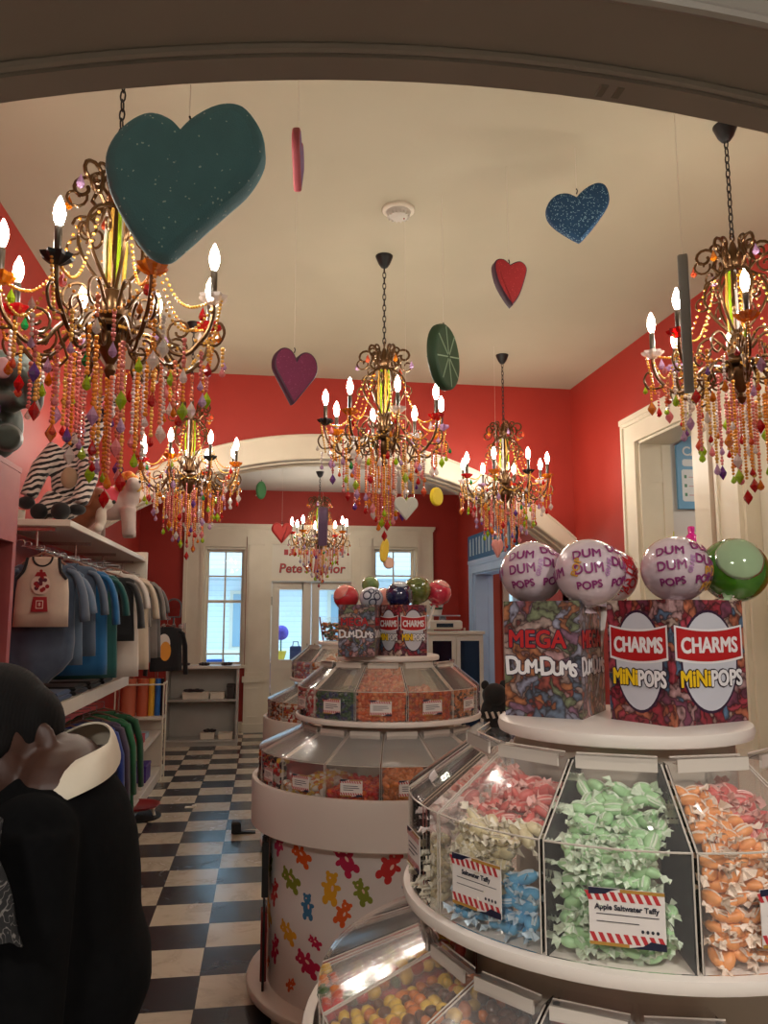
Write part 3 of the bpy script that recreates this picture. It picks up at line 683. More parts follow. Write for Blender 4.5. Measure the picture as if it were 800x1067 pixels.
hang('foam_candy', 'small peach and white foam candy under the yellow one, far right window', 'candy decoration', (1.03, 6.55, 2.03), disc(.05, .05), .04, .015, [mat('peach_foam', rgb(220, 180, 160), .6), mat('cream_foam', rgb(220, 206, 196), .6)], (0, 0, rad(20)), group=HG, extra=lambda b, M: b.tube([M @ Vector((-.035, 0, .021)), M @ Vector((.035, .01, .021))], .006, 6, 1))
o = hang('foam_candy', 'green candy cane shape hanging just beyond the arch at left', 'candy decoration', (-.05, 7.4, 2.76), disc(.05, .085), .05, .02, [mat('green_foam', rgb(60, 120, 70), .6), mat('pale_green', rgb(190, 206, 180), .6)], (0, 0, rad(30)), ZF, group=HG, extra=lambda b, M: [b.tube([M @ Vector((-.04, q, .026)), M @ Vector((.04, q + .015, .026))], .006, 6, 1) for q in (-.05, 0, .045)])
# ceiling fittings
sd = thing('smoke_detector', 'round white smoke detector on the cream ceiling', 'smoke detector', (.662, 3.866, ZC))
B().lathe([(.085, 0), (.085, -.012), (.078, -.018), (.0, -.018)][::-1], 28).build('base_plate', WHITE, sd)
b = B(); b.lathe([(0, -.05), (.04, -.05), (.052, -.042), (.06, -.03), (.066, -.018)], 28)
for i in range(16):
    a = i * PI / 8; b.box(.045, -.004, -.047, .06, .004, -.028, 0, rotz(a))
b.build('sensor_dome', mat('grey_white_plastic', rgb(190, 184, 172), .5), sd); B().ell((.03, 0, -.05), .005).build('indicator', mat('red_led', rgb(150, 20, 20), .3), sd)
LENS = mat('lit_downlight', (1, 1, 1, 1), .5, emit=(1, .93, .82, 1), estr=14)
for lab, x, y in (('recessed downlight in the far ceiling, behind the left chandelier', -.16, 8.7), ('recessed downlight in the far ceiling, above the farthest chandelier', .35, 7.9)):
    d = thing('recessed_light', lab, 'ceiling light', (x, y, ZF + .004))
    B().lathe([(.075, -.004), (.1, -.012), (.105, -.004), (.105, 0)], 28).build('trim_ring', WHITE, d); B().lathe([(0, -.004), (.075, -.004)], 28).build('lens', LENS, d)
tp = B()
for i in range(6): tp.bbox(.60 + i * .017, 1.305, 2.588 - .006 * (i % 2), .616 + i * .017, 1.338, 2.603, .002)
tag(tp.build('tape_scrap', mat('grey_tape', rgb(120, 112, 100), .6), None, 0), 'scrap of grey tape stuck under the near arch', 'tape')
# ================================================================== ROUND CANDY DISPLAYS
def ring_lip(r, z, th=.022): return [(0, z - th), (r - .012, z - th), (r - .003, z - th + .003), (r, z - th / 2), (r - .003, z - .003), (r - .012, z), (0, z)]
BEARC = [rgb(196, 36, 34), rgb(228, 166, 36), rgb(222, 92, 30), rgb(190, 24, 72), rgb(60, 120, 160), rgb(130, 140, 40), rgb(206, 60, 100)]
BEARM = [mat('printed_bear_%s' % n, c, .5) for n, c in zip(('red', 'yellow', 'orange', 'pink', 'blue', 'green', 'rose'), BEARC)]
BEARH = mat('printed_bear_shine', rgb(236, 200, 180), .5)
def bears(b, r, z0, z1, seed):
    rr = random.Random(seed)
    def place(a, z, s, rot, m):
        def blob(cx, cz, bx, bz, mm, lift=0):
            q = [(cx + bx * cos(t), cz + bz * sin(t)) for t in [2 * PI * i / 14 for i in range(14)]]
            q = [(x * cos(rot) - y * sin(rot), x * sin(rot) + y * cos(rot)) for x, y in q]
            vs = [((r + .0008 + lift) * cos(a + x * s / r), (r + .0008 + lift) * sin(a + x * s / r), z + y * s) for x, y in q]
            b.add(vs, [tuple(range(14))], mm)
        for i, (cx, cz, bx, bz) in enumerate(((0, 0, .5, .62), (0, .8, .42, .36), (-.3, 1.1, .16, .16), (.3, 1.1, .16, .16), (-.5, .3, .26, .18), (.5, .3, .26, .18), (-.34, -.62, .24, .3), (.34, -.62, .24, .3))):
            blob(cx, cz, bx, bz, m, i * .00004)
        blob(.14, .2, .1, .2, 8, .0006); blob(-.1, .84, .08, .07, 8, .0006)
    for k in range(6):
        for j in range(17):
            a = 2 * PI * (j + .5 * (k % 2)) / 17 + rr.uniform(-.07, .07); z = z0 + .06 + (z1 - z0 - .12) * k / 5 + rr.uniform(-.012, .012)
            place(a, z, rr.choice((.046, .058, .030, .052)), rr.uniform(-1, 1.2), 1 + rr.randrange(7))
def carousel(label, c, z1, z2, z3, with_bears=True):
    t = thing('round_candy_display', label, 'candy display', (c[0], c[1], 0))
    B().lathe(ring_lip(.235, z1, .026), 56).build('top_shelf', DISCW, t)
    B().lathe(ring_lip(.422, z2, .024), 72).build('middle_shelf', DISCW, t)
    B().lathe([(0, z3 - .02), (.585, z3 - .02), (.585, z3 + .05), (.604, z3 + .05), (.606, z3 + .045), (.606, z3 - .135), (.6, z3 - .14), (.0, z3 - .14)], 72).build('lower_shelf', DISCW, t)
    b = B(); b.lathe([(.2, z2), (.2, z1 - .026)], 40); b.lathe([(.3, z3 - .02), (.3, z2 - .024)], 40); b.build('core', mat('core_beige', rgb(176, 164, 148), .5), t)
    b = B(); b.lathe([(0, .075), (.53, .075), (.53, z3 - .14), (0, z3 - .14)], 72)
    bears(b, .53, .08, z3 - .14, 5); b.build('printed_drum', [mat('drum_white', rgb(226, 218, 212), .45)] + BEARM + [BEARH], t)
    b = B(); b.lathe([(0, .035), (.6, .035), (.612, .042), (.615, .055), (.61, .07), (.6, .075), (0, .075)], 64); b.build('base', DISCW, t)
    b = B()
    for i in range(6):
        a = i * PI / 3; b.lathe([(.035, 0), (.035, .03), (.02, .035)], 12, M=T(.5 * cos(a), .5 * sin(a), 0))
    b.build('foot', BLK, t); return t
FC, MC, RC = (.683, 1.468), (.568, 3.629), (.615, 5.75)
F1, F2, F3 = 1.385, 1.09, .80; M1, M2, M3 = 1.408, 1.155, .84
carousel('nearest round tiered candy display, at right, with open bins of wrapped taffy', FC, F1, F2, F3)
carousel('round tiered candy display in the middle, printed with gummy bears on its drum', MC, M1, M2, M3)
carousel('third round candy display, mostly hidden behind the middle one', RC, M1, M2, M3)
LBL_P = [mat('label_white', rgb(226, 218, 212), .4), mat('label_navy', rgb(34, 36, 58), .4), mat('label_red', rgb(186, 50, 56), .4), mat('label_gold', rgb(176, 132, 60), .4), mat('label_ink', rgb(40, 42, 56), .5)]
def label_mesh(w, h, head=None):
    """price card in the x-z plane facing -y: navy corners, striped bands, white panel, title and small print"""
    b = B(); b.box(-w / 2, 0, -h / 2, w / 2, .0012, h / 2, 0)
    F = frame((0, 0, 0), (1, 0, 0), (0, 0, 1))
    def q(pts, m, y=-.0004): b.add([(x, y, z) for x, z in pts], [tuple(range(len(pts)))], m)
    for s in (1, -1):
        q([(-w / 2, s * h * .5), (-w / 2, s * h * .28), (w / 2, s * h * .28), (w / 2, s * h * .5)][::-s], 0)
        n = 9
        for i in range(n):
            x0 = -w / 2 + w * i / n; d = w / n * .55
            q([(x0, s * h * .28), (x0 + d, s * h * .28), (x0 + d - s * d * .9, s * h * .44), (x0 - s * d * .9, s * h * .44)][::s], 2, -.0007)
    q([(-w / 2, h * .38), (-w * .28, h * .4), (-w * .2, h * .46), (-w * .08, h * .5), (-w / 2, h * .5)], 1, -.001)
    q([(w / 2, -h * .38), (w / 2, -h * .5), (w * .02, -h * .5), (w * .2, -h * .45), (w * .3, -h * .36)], 1, -.001)
    q([(-w * .08, h * .44), (w / 2, h * .44), (w / 2, h * .5), (-w * .08, h * .5)], 3, -.0009)
    q([(-w / 2, -h * .44), (-w / 2, -h * .5), (w * .02, -h * .5), (w * .02, -h * .44)][::-1], 3, -.0009)
    if head:
        b.text(head, h * .13, frame((0, -.0012, h * .17), (1, 0, 0), (0, 0, 1)), 4, .0002, .0003)
        for zz, x1 in ((.05, .42), (-.08, .16)): q([(-w * .4, h * zz - .0005), (w * x1, h * zz - .0005), (w * x1, h * zz + .0005), (-w * .4, h * zz + .0005)], 4, -.0011)
        for i in range(4): q([(w * (.2 + i * .065) + .0022 * cos(t), -h * .2 + .0026 * sin(t)) for t in [k * PI / 3 for k in range(6)]], 4, -.0011)
    else:
        for zz, x1 in ((.12, .3), (.0, .36), (-.12, .1)): q([(-w * .36, h * zz - .0012), (w * x1, h * zz - .0012), (w * x1, h * zz + .0012), (-w * .36, h * zz + .0012)], 4, -.0011)
    return b.mesh('label_card', LBL_P, 0)
LBLS = {}
def bin_proto(key, da, ri, ro, zf, rl, zl, lidm=None):
    """one wedge-shaped clear bin; origin at its base on radius rm, its face towards +x. zf, zl are heights above the shelf"""
    rm = (ri + ro) / 2; g = .0035; ha = da / 2; t = .003
    def P(r, a, z): return (r * cos(a) - rm, r * sin(a), z)
    def edge(r): return ha - g / r
    b = B(); ns = 6
    for i in range(ns):                                        # curved face
        a0 = -edge(ro) + 2 * edge(ro) * i / ns; a1 = -edge(ro) + 2 * edge(ro) * (i + 1) / ns
        vs = [P(r, a, z) for z in (.001, zf) for r, a in ((ro, a0), (ro, a1), (ro - t, a1), (ro - t, a0))]
        b.add(vs, [(0, 1, 5, 4), (2, 3, 7, 6), (4, 5, 6, 7), (3, 2, 1, 0)] + ([(3, 0, 4, 7)] if i == 0 else []) + ([(1, 2, 6, 5)] if i == ns - 1 else []), 0)
    for s in (-1, 1):                                          # side walls
        poly = [(ri, .001), (ro - t, .001), (ro - t, zf - .001), (rl, zl), (ri, zl)]
        vs = [P(r, s * edge(r), z) for r, z in poly] + [P(r, s * (edge(r) - t / r), z) for r, z in poly]
        f = [(0, 1, 2, 3, 4), (9, 8, 7, 6, 5)] + [(i, 5 + i, 5 + (i + 1) % 5, (i + 1) % 5) for i in range(5)]
        b.add(vs, [q if s < 0 else q[::-1] for q in f], 0)
    a = edge(ri)
    b.add([P(ri, -a, .001), P(ri, a, .001), P(ri, a, zl), P(ri, -a, zl)], [(0, 1, 2, 3)], 0)
    b.add([P(ri, -a, .002), P(ro - t, -edge(ro), .002), P(ro - t, edge(ro), .002), P(ri, a, .002)], [(0, 1, 2, 3)], 0)
    er = .0016                                                 # polished edges of the sheets
    b.tube([P(ro, -edge(ro) + 2 * edge(ro) * i / ns, zf) for i in range(ns + 1)], er, 5, 1)
    for s in (-1, 1):
        b.tube([P(ro, s * edge(ro), .002), P(ro, s * edge(ro), zf)], er * .8, 5, 1); b.tube([P(ro, s * edge(ro), zf), P(rl, s * edge(rl), zl)], er, 5, 1)
    body = b.mesh('bin_body', [ACRY, ACRE], 0)
    l = B(); e = .0015                                         # hinged sloping lid with its grip strip along the top
    lo, hi = edge(ro), edge(rl)
    for i in range(ns):
        def L(k, w): q = i + k; return P(ro, -lo + 2 * lo * q / ns, zf + e + w) if True else None
        def U(k, w): q = i + k; return P(rl, -hi + 2 * hi * q / ns, zl + e + w)
        vs = [L(0, 0), L(1, 0), U(1, 0), U(0, 0), L(0, .003), L(1, .003), U(1, .003), U(0, .003)]
        l.add(vs, [(3, 2, 1, 0), (4, 5, 6, 7), (0, 1, 5, 4), (2, 3, 7, 6)], 0)
    p, q = P(rl + .004, -hi * .9, zl), P(rl + .004, hi * .9, zl)
    l.box(p[0] - .004, p[1], zl + .004, p[0] + .018, q[1], zl + .012, 0); l.box(p[0] + .014, p[1], zl - .008, p[0] + .018, q[1], zl + .012, 1)
    l.tube([(p[0] - .004, p[1], zl + .012), (q[0] - .004, q[1], zl + .012)], er, 5, 1)
    lid = l.mesh('bin_lid', [lidm or ACRY, ACRE], 0)
    return dict(rm=rm, body=body, lid=lid, ro=ro, da=da)
def place_bin(pr, c, ang, z, label, card=None, ca=0, cz=.06, group='clear candy bins on the round displays'):
    o = thing('candy_bin', label, 'candy bin', (c[0] + pr['rm'] * cos(ang), c[1] + pr['rm'] * sin(ang), z), ang, group)
    leaf(None, o, 'bin_body', pr['body']); leaf(None, o, 'bin_lid', pr['lid'])
    if card: leaf(None, o, 'label_card', card, (pr['ro'] * cos(ca) + .0035 - pr['rm'], pr['ro'] * sin(ca), cz), PI / 2 + ca)
    return o
PU = bin_proto('upper', PI / 6, .205, .408, .16, .275, .255)
PM = bin_proto('upper_mid', PI / 6, .205, .412, .118, .29, .215, see_through('light_haze_acrylic', (.96, .945, .92, 1), .07, .12, fres=1.25))
PL = bin_proto('lower', PI / 8, .305, .575, .17, .375, .262, ACRH)
PF = bin_proto('lower_front', PI / 9, .305, .575, .12, .37, .205, see_through('lid_acrylic', (.99, .985, .98, 1), .05, .12, fres=1.1))
CARD = label_mesh(.088, .062)
# ---- taffy: soft pillow with two twisted paper ends
def taffy_mesh(nm, c, seed, wr):
    r = random.Random(seed); b = B()
    b.ell((0, 0, 0), (.0165, .0115, .0085), 0, None, 12, 8)
    for s in (-1, 1):
        n = 7; vs = [(s * .014, 0, 0)]
        for i in range(n):
            a = -1.15 + 2.3 * i / (n - 1); rr = .0165 + r.uniform(-.004, .004)
            vs.append((s * (.014 + rr * cos(a)), rr * sin(a) * .95, (.0035 if i % 2 else -.0035) + r.uniform(-.001, .001)))
        b.add(vs, [(0, i + 1, i + 2) if s > 0 else (0, i + 2, i + 1) for i in range(n - 1)], 1)
        b.ell((s * .015, 0, 0), (.004, .004, .0035), 1, None, 6, 4)
    for i in range(3):                                         # creases of paper over the pillow
        a = r.uniform(-.8, .8); b.tube([(x, .0118 * sin(a) * math.sqrt(max(.05, 1 - (x / .0165) ** 2)), .0090 * cos(a) * math.sqrt(max(.05, 1 - (x / .0165) ** 2))) for x in (-.012, -.006, 0, .006, .012)], .0013, 5, 1)
    return b.mesh('taffy', [c, wr], 50)
WRAP = mat('waxed_paper', rgb(226, 226, 214), .35, coat=.3)
def tc(n, c): return mat('taffy_' + n, c, .4, coat=.3)
TAF = {}
for n, c, wcol in (('green', rgb(172, 214, 160), rgb(216, 228, 206)), ('orange', rgb(240, 160, 92), rgb(240, 222, 204)), ('blue', rgb(108, 182, 226), rgb(206, 222, 232)), ('cream', rgb(226, 212, 170), rgb(228, 220, 200)), ('pink', rgb(214, 104, 96), rgb(228, 176, 166)), ('white', rgb(226, 196, 188), rgb(230, 216, 210))):
    wm = mat('waxed_paper_' + n, wcol, .35, coat=.3); cm = noisy('taffy_' + n, tuple(q * .82 for q in c[:3]) + (1,), c, 60, .4)
    TAF[n] = [taffy_mesh(n, cm, s, wm) for s in range(3)]
def heap(pr, c, ang, z, spec, seed, step=.0215):
    """taffy pieces lying against the face of a bin and over the sloping top of its heap. spec(t, h, zone) -> colour or None"""
    r = random.Random(seed); out_ = []
    ro = pr['ro'] - .019; ha = pr['da'] / 2 - .068
    def put(rad_, a, zz, kind, layer):
        e = Euler((r.uniform(-.9, .9), r.uniform(-.7, .7), r.uniform(0, 6.28)))
        o = bpy.data.objects.new('taffy', r.choice(TAF[kind])); COL.objects.link(o)
        o.location = (c[0] + rad_ * cos(ang + a), c[1] + rad_ * sin(ang + a), z + zz); o.rotation_euler = e
        s = r.uniform(.92, 1.14); o.scale = (s, s, s); out_.append((o, kind))
    nz = 8
    for i in range(nz):
        zz = .017 + i * .018; nn = 9
        for j in range(nn):
            a = -ha + 2 * ha * (j + .25 + .5 * (i % 2)) / nn
            if abs(a) > ha: continue
            k = spec(a / ha, zz, 'face')
            if k: put(ro - r.uniform(.004, .012), a + r.uniform(-.008, .008), zz + r.uniform(-.004, .004), k, 0)
    for i in range(7):
        t = (i + .3) / 7; rr = ro - .006 + (.27 - ro) * t; nn = 8 - i // 3
        for j in range(nn):
            a = -ha + 2 * ha * (j + .25 + .5 * (i % 2)) / nn
            k = spec(a / ha, t, 'top')
            if k:
                zt = .142 + .080 * t
                if k == 'low': continue
                put(rr, a + r.uniform(-.01, .01), zt + r.uniform(-.008, .004), k, 1)
    return out_
DEG = PI / 180
names = ['face-on bin of pale green taffy', 'bin of orange taffy at the right edge']
bin_angles = {-177: 'C', -147: 'A', -117: 'G', -87: 'O', -57: 'E1', 153: 'E2'}
cardG = label_mesh(.102, .076, 'Apple Saltwater Taffy'); cardB = label_mesh(.102, .076, 'Saltwater Taffy'); cardO = label_mesh(.102, .076, 'Pumpkin Taffy')
NEAR = 'on the nearest display'
place_bin(PU, FC, -147 * DEG, F2, 'clear bin of blue, cream and pink taffy ' + NEAR, cardB, -.02, .074)
place_bin(PU, FC, -117 * DEG, F2, 'clear bin full of pale green taffy ' + NEAR, cardG, .03, .07)
place_bin(PU, FC, -87 * DEG, F2, 'clear bin of orange taffy at the right edge, ' + NEAR, cardO, .07, .075)
place_bin(PU, FC, -177 * DEG, F2, 'clear bin of white and pink taffy, leftmost ' + NEAR, CARD, .0, .075)
place_bin(PU, FC, 153 * DEG, F2, 'clear bin at the back left ' + NEAR, CARD, 0, .075)
place_bin(PU, FC, -57 * DEG, F2, 'clear bin right of the orange taffy ' + NEAR, CARD, 0, .075)
def spG(t, h, zone):
    if zone == 'face': return None if (t > .62 and .085 < h) else 'green'
    return None if (t > .7 and h < .25) else 'green'
def spO(t, h, zone):
    if zone == 'face': return 'orange'
    return 'orange' if t < .35 - h * .5 or h < .25 else 'pink'
def spA(t, h, zone):
    if zone == 'face':
        if h < .045: return 'blue'
        if t > .35 and h < .105: return 'blue'
        return 'cream' if t < .5 else None
    if h < .2: return 'cream'
    return 'pink' if h > .3 else 'cream'
def spC(t, h, zone):
    if zone == 'face': return 'cream' if h < .11 else 'white'
    return 'white' if (h < .35 or t < 0) else 'pink'
fills = [(-117, spG, 1, 'green', 'pale green wrapped taffy in the face-on bin of the nearest display', 'green taffy pieces'),
         (-87, spO, 2, 'orange', 'orange wrapped taffy in the bin at the right edge of the picture', 'orange taffy pieces'),
         (-147, spA, 3, 'blue', 'blue white-wrapped taffy behind the tilted price card of the left bin', 'blue taffy pieces'),
         (-177, spC, 4, 'white', 'pinkish white wrapped taffy in the leftmost near bin', 'white taffy pieces')]
extra_lab = {('cream', -147): ('cream wrapped taffy above the blue taffy', 'cream taffy pieces'), ('pink', -147): ('red-pink wrapped taffy at the top of the bin above the blue taffy', 'red-pink taffy pieces'),
             ('pink', -87): ('pink wrapped taffy behind the orange taffy', 'pink taffy pieces'), ('cream', -177): ('cream wrapped taffy low in the leftmost near bin', 'cream taffy in the leftmost bin'), ('pink', -177): ('red-pink wrapped taffy in the leftmost near bin', 'red-pink taffy in the leftmost bin')}
rest = B(); restm = []; total = 0
for ang, sp, seed, main, lab, grp in fills:
    for o, k in heap(PU, FC, ang * DEG, F2, sp, seed):
        if total < 296:
            l2, g2 = (lab, grp) if k == main else extra_lab[(k, ang)]
            tag(o, l2, 'taffy', g2); total += 1
        else:                                                  # the leftmost bin's pieces, beyond the three hundred largest
            bpy.context.view_layer.update(); me = o.data; M_ = o.matrix_world
            for mm in me.materials:
                if mm not in restm: restm.append(mm)
            k0 = len(rest.v); rest.v += [M_ @ v.co for v in me.vertices]; rest.f += [tuple(k0 + i for i in p.vertices) for p in me.polygons]; rest.m += [restm.index(me.materials[p.material_index]) for p in me.polygons]
            bpy.data.objects.remove(o)
if rest.v: tag(rest.build('taffy_heap', restm, None, 50), 'pinkish white and cream taffy filling the leftmost near bin', 'sweets', None, 'stuff')
# ---- loose small sweets: one heap per bin
SW = {}
def sweet(n, c):
    if n not in SW: SW[n] = noisy('sweet_' + n, tuple(q * .8 for q in c[:3]) + (1,), c, 50, .28, coat=.4)
    return SW[n]
SWC = {'orange': rgb(214, 96, 34), 'peach': rgb(226, 140, 84), 'red': rgb(186, 30, 24), 'green': rgb(52, 86, 44), 'yellow': rgb(216, 176, 66), 'black': rgb(26, 22, 22), 'white': rgb(222, 212, 200), 'amber': rgb(196, 110, 40), 'pink': rgb(206, 110, 110), 'brown': rgb(92, 56, 34), 'navy': rgb(46, 56, 90), 'lilac': rgb(170, 150, 176), 'rust': rgb(176, 66, 26)}
def stuff_heap(pr, c, ang, z, cols, fill, rl, zl_f, label, seed, size=.011, aspect=1, front=0):
    """fill = height at the face, zl_f = height at the back; sweets over a core so that nothing floats"""
    r = random.Random(seed); b = B(); ro = pr['ro'] - .012; ha = pr['da'] / 2 - .035
    ms = [sweet(k, SWC[k]) for k in cols]
    rm = pr['rm']
    def W(rr, a, zz): return (rr * cos(a) - rm, rr * sin(a), zz)
    k = 0
    poly = [(rl, .004), (ro - .01, .004), (ro - .01, fill - size), (rl, zl_f - size)]
    vs = [W(q, s * (ha - .02), zz) for s in (-1, 1) for q, zz in poly]
    b.add(vs, [(0, 1, 2, 3), (7, 6, 5, 4), (0, 4, 5, 1), (1, 5, 6, 2), (2, 6, 7, 3), (3, 7, 4, 0)], 0)
    def one(p):
        s = size * r.uniform(.8, 1.2)
        b.ell(p, (s * aspect, s, s * .8), r.randrange(len(ms)), Euler((r.uniform(-1, 1), r.uniform(-1, 1), r.uniform(0, 6))).to_matrix(), 7, 5)
    st = size * 1.5
    zz = size
    while zz < fill:
        n = max(2, int(2 * ha * ro / st))
        for j in range(n + 1): one(W(ro - r.uniform(0, .006), -ha + 2 * ha * j / n, zz))
        zz += st * .8
    nr = max(2, int((ro - rl) / st))
    for i in range(nr + 1):
        rr = ro - (ro - rl) * i / nr; n = max(2, int(2 * ha * rr / st))
        for j in range(n + 1): one(W(rr, -ha + 2 * ha * j / n + r.uniform(-.01, .01), fill + (zl_f - fill) * i / nr + r.uniform(-.004, .004)))
    o = b.build('sweets_heap', ms, None, 180, loc=(0, 0, 0))
    o.location = (c[0] + rm * cos(ang), c[1] + rm * sin(ang), z); o.rotation_euler = (0, 0, ang)
    return tag(o, label, 'sweets', None, 'stuff')
MID = 'on the bear-printed display, middle shelf'
for k, (ang, cols, fl, bk_, what) in enumerate(((-163, ('pink', 'white', 'red'), .11, .16, 'pink and white sweets, far left'), (-133, ('green', 'navy'), .1, .12, 'dark green sweets with reddish card'), (-103, ('orange', 'peach', 'orange'), .112, .2, 'heaped orange sweets'), (-73, ('rust', 'orange', 'amber'), .105, .12, 'rust orange sweets beside the heaped ones'), (-43, ('amber', 'peach', 'brown'), .108, .19, 'peach and amber sweets'), (-13, ('navy', 'lilac'), .09, .12, 'dark blue sweets at right'))):
    place_bin(PM, MC, ang * DEG, M2, 'bin of ' + what + ' ' + MID, CARD, 0, .056); stuff_heap(PM, MC, ang * DEG, M2, cols, fl, .26, bk_, what + ' ' + MID, 20 + k, .010, 1.5)
LOW = 'on the bear-printed display, lower shelf'
for k, (ang, cols, fl, bk_, what) in enumerate(((-203, ('amber', 'peach'), .1, .15, 'amber sweets at the far left'), (-180.5, ('amber', 'orange', 'peach', 'brown'), .15, .23, 'orange-brown wrapped sweets at the left end'), (-158, ('red', 'white', 'black', 'red', 'yellow'), .15, .16, 'mixed red, white and black sweets'), (-135.5, ('yellow', 'amber', 'white'), .075, .09, 'few yellow sweets'), (-113, ('red', 'orange', 'red'), .07, .08, 'a few bright red sweets'), (-90.5, ('peach', 'amber'), .1, .16, 'peach sweets, near side'), (-68, ('pink', 'peach'), .14, .22, 'pink sweets seen past the taffy bin'), (-45.5, ('white', 'peach'), .12, .2, 'pale sweets, right side'))):
    place_bin(PL, MC, ang * DEG, M3, 'bin of ' + what + ' ' + LOW, CARD, 0, .09); stuff_heap(PL, MC, ang * DEG, M3, cols, fl, .34, bk_, what + ' ' + LOW, 40 + k, .0125, 1.5)
FRL = 'on the nearest display, lower shelf'
for k, (ang, cols, fl, bk_, what) in enumerate(((-164, ('amber', 'brown', 'yellow'), .11, .17, 'golden brown sweets'), (-144, ('brown', 'amber', 'brown'), .1, .16, 'brown sweets'), (-124, ('brown', 'pink'), .1, .16, 'dark pink sweets'), (-104, ('amber', 'brown'), .1, .16, 'dark amber sweets at the bottom edge'), (-184, ('red', 'amber', 'rust', 'yellow', 'green'), .115, .19, 'mixed red and amber gummies'), (-204, ('rust', 'yellow'), .09, .14, 'rust and yellow gummies'), (-224, ('rust', 'red'), .09, .14, 'rust red gummies at the back'))):
    place_bin(PF, FC, ang * DEG, F3, 'bin of ' + what + ' ' + FRL, None); stuff_heap(PF, FC, ang * DEG, F3, cols, fl, .33, bk_, what + ' ' + FRL, 60 + k, .0125, 1.2)
REAR = 'on the third round display'
for k, (pr, z, ang, cols, fl, bk_, what) in enumerate(((PM, M2, -150, ('lilac', 'white', 'pink'), .1, .16, 'lilac and white sweets'), (PM, M2, 180, ('white', 'lilac'), .1, .16, 'white wrapped sweets'), (PM, M2, -120, ('amber', 'white'), .1, .16, 'amber and white sweets'), (PL, M3, -180, ('pink', 'lilac', 'white'), .15, .22, 'pink and lilac sweets low at the left'), (PL, M3, -157.5, ('brown', 'amber', 'white'), .14, .2, 'brown and amber sweets low down'), (PL, M3, -135, ('amber', 'white', 'red'), .14, .2, 'amber and red sweets low down'))):
    place_bin(pr, RC, ang * DEG, z, 'bin of ' + what + ' ' + REAR, None); stuff_heap(pr, RC, ang * DEG, z, cols, fl, .3, bk_, what + ' ' + REAR, 80 + k, .013, 1.3)
jb = thing('candy_tub', 'open clear tub of green and brown gummies on top of the third round display', 'candy tub', (RC[0] - .12, RC[1] - .06, M1))
b = B(); b.lathe([(.075, .004), (.105, .17), (.108, .17), (.078, .0), (0, 0)], 24); b.build('tub', ACRY, jb)
b = B(); rr = random.Random(4)
for i in range(130):
    a = rr.uniform(0, 6.28); z = rr.uniform(.012, .125); q = (.068 + .03 * z / .17) * math.sqrt(rr.uniform(.3, 1)); b.ell((RC[0] - .12 + q * cos(a), RC[1] - .06 + q * sin(a), M1 + z), (.013, .01, .009), rr.randrange(3), None, 6, 5)
tag(b.build('gummies_heap', [sweet(k, SWC[k]) for k in ('green', 'brown', 'amber')], None, 180), 'green and brown gummies filling the open tub on the third display', 'sweets', None, 'stuff')
pc = thing('price_sign', 'small pinkish red price sign on a stand above the third candy display', 'sign', (RC[0] + .0, RC[1] - .1, M1))
B().bbox(-.03, -.012, 0, .03, .012, .012, .003).build('stand_base', DISCW, pc); B().tube([(0, 0, .01), (0, 0, .1)], .004, 8).build('stem', STEEL, pc); B().bbox(-.058, -.004, .1, .058, .004, .165, .002).build('card', mat('pink_red_card', rgb(220, 36, 70), .5), pc)

# ================================================================== LOLLIPOP CARTONS
def sweets_print(nm, stops, sc=22):
    m = mat(nm, (.3, .2, .2, 1), .45, coat=.3); n = N(m)
    ns = n.n('ShaderNodeTexNoise', Scale=18, Detail=3); cv = n.coord('Object'); n.l(cv, ns.inputs['Vector'])
    mv = n.n('ShaderNodeMix', data_type='RGBA'); mv.inputs[0].default_value = .11; n.l(cv, mv.inputs[6]); n.l(ns.outputs['Color'], mv.inputs[7])
    v = n.n('ShaderNodeTexVoronoi', Scale=sc); n.l(mv.outputs[2], v.inputs['Vector'])
    sp = n.n('ShaderNodeSeparateColor'); n.l(v.outputs['Color'], sp.inputs[0])
    col = n.ramp(sp.outputs[0], stops, 'CONSTANT')
    e = n.n('ShaderNodeTexVoronoi', feature='DISTANCE_TO_EDGE', Scale=sc); n.l(mv.outputs[2], e.inputs['Vector'])
    k = n.ramp(e.outputs['Distance'], [(0, (.12, .07, .07, 1)), (.1, (.55, .5, .5, 1)), (.3, (1, 1, 1, 1))])
    w2 = n.n('ShaderNodeTexNoise', Scale=70, Detail=2); n.l(cv, w2.inputs['Vector'])
    k2 = n.ramp(w2.outputs['Fac'], [(.3, (.6, .6, .6, 1)), (.7, (1.1, 1.1, 1.1, 1))])
    m1 = n.n('ShaderNodeMix', data_type='RGBA', blend_type='MULTIPLY'); m1.inputs[0].default_value = 1; n.l(col, m1.inputs[6]); n.l(k, m1.inputs[7])
    m2 = n.n('ShaderNodeMix', data_type='RGBA', blend_type='MULTIPLY'); m2.inputs[0].default_value = 1; n.l(m1.outputs[2], m2.inputs[6]); n.l(k2, m2.inputs[7])
    n.l(m2.outputs[2], n.bsdf.inputs['Base Color']); return m
PD = sweets_print('printed_sweets_mixed', [(0, rgb(150, 150, 170)), (.16, rgb(120, 128, 96)), (.3, rgb(176, 110, 70)), (.44, rgb(150, 70, 60)), (.56, rgb(176, 150, 140)), (.68, rgb(136, 96, 120)), (.8, rgb(96, 110, 130)), (.9, rgb(196, 150, 150))], 42)
PC = sweets_print('printed_sweets_red', [(0, rgb(170, 60, 76)), (.2, rgb(190, 150, 150)), (.34, rgb(150, 40, 56)), (.5, rgb(90, 120, 150)), (.6, rgb(190, 110, 80)), (.74, rgb(120, 60, 84)), (.88, rgb(210, 186, 170))], 42)
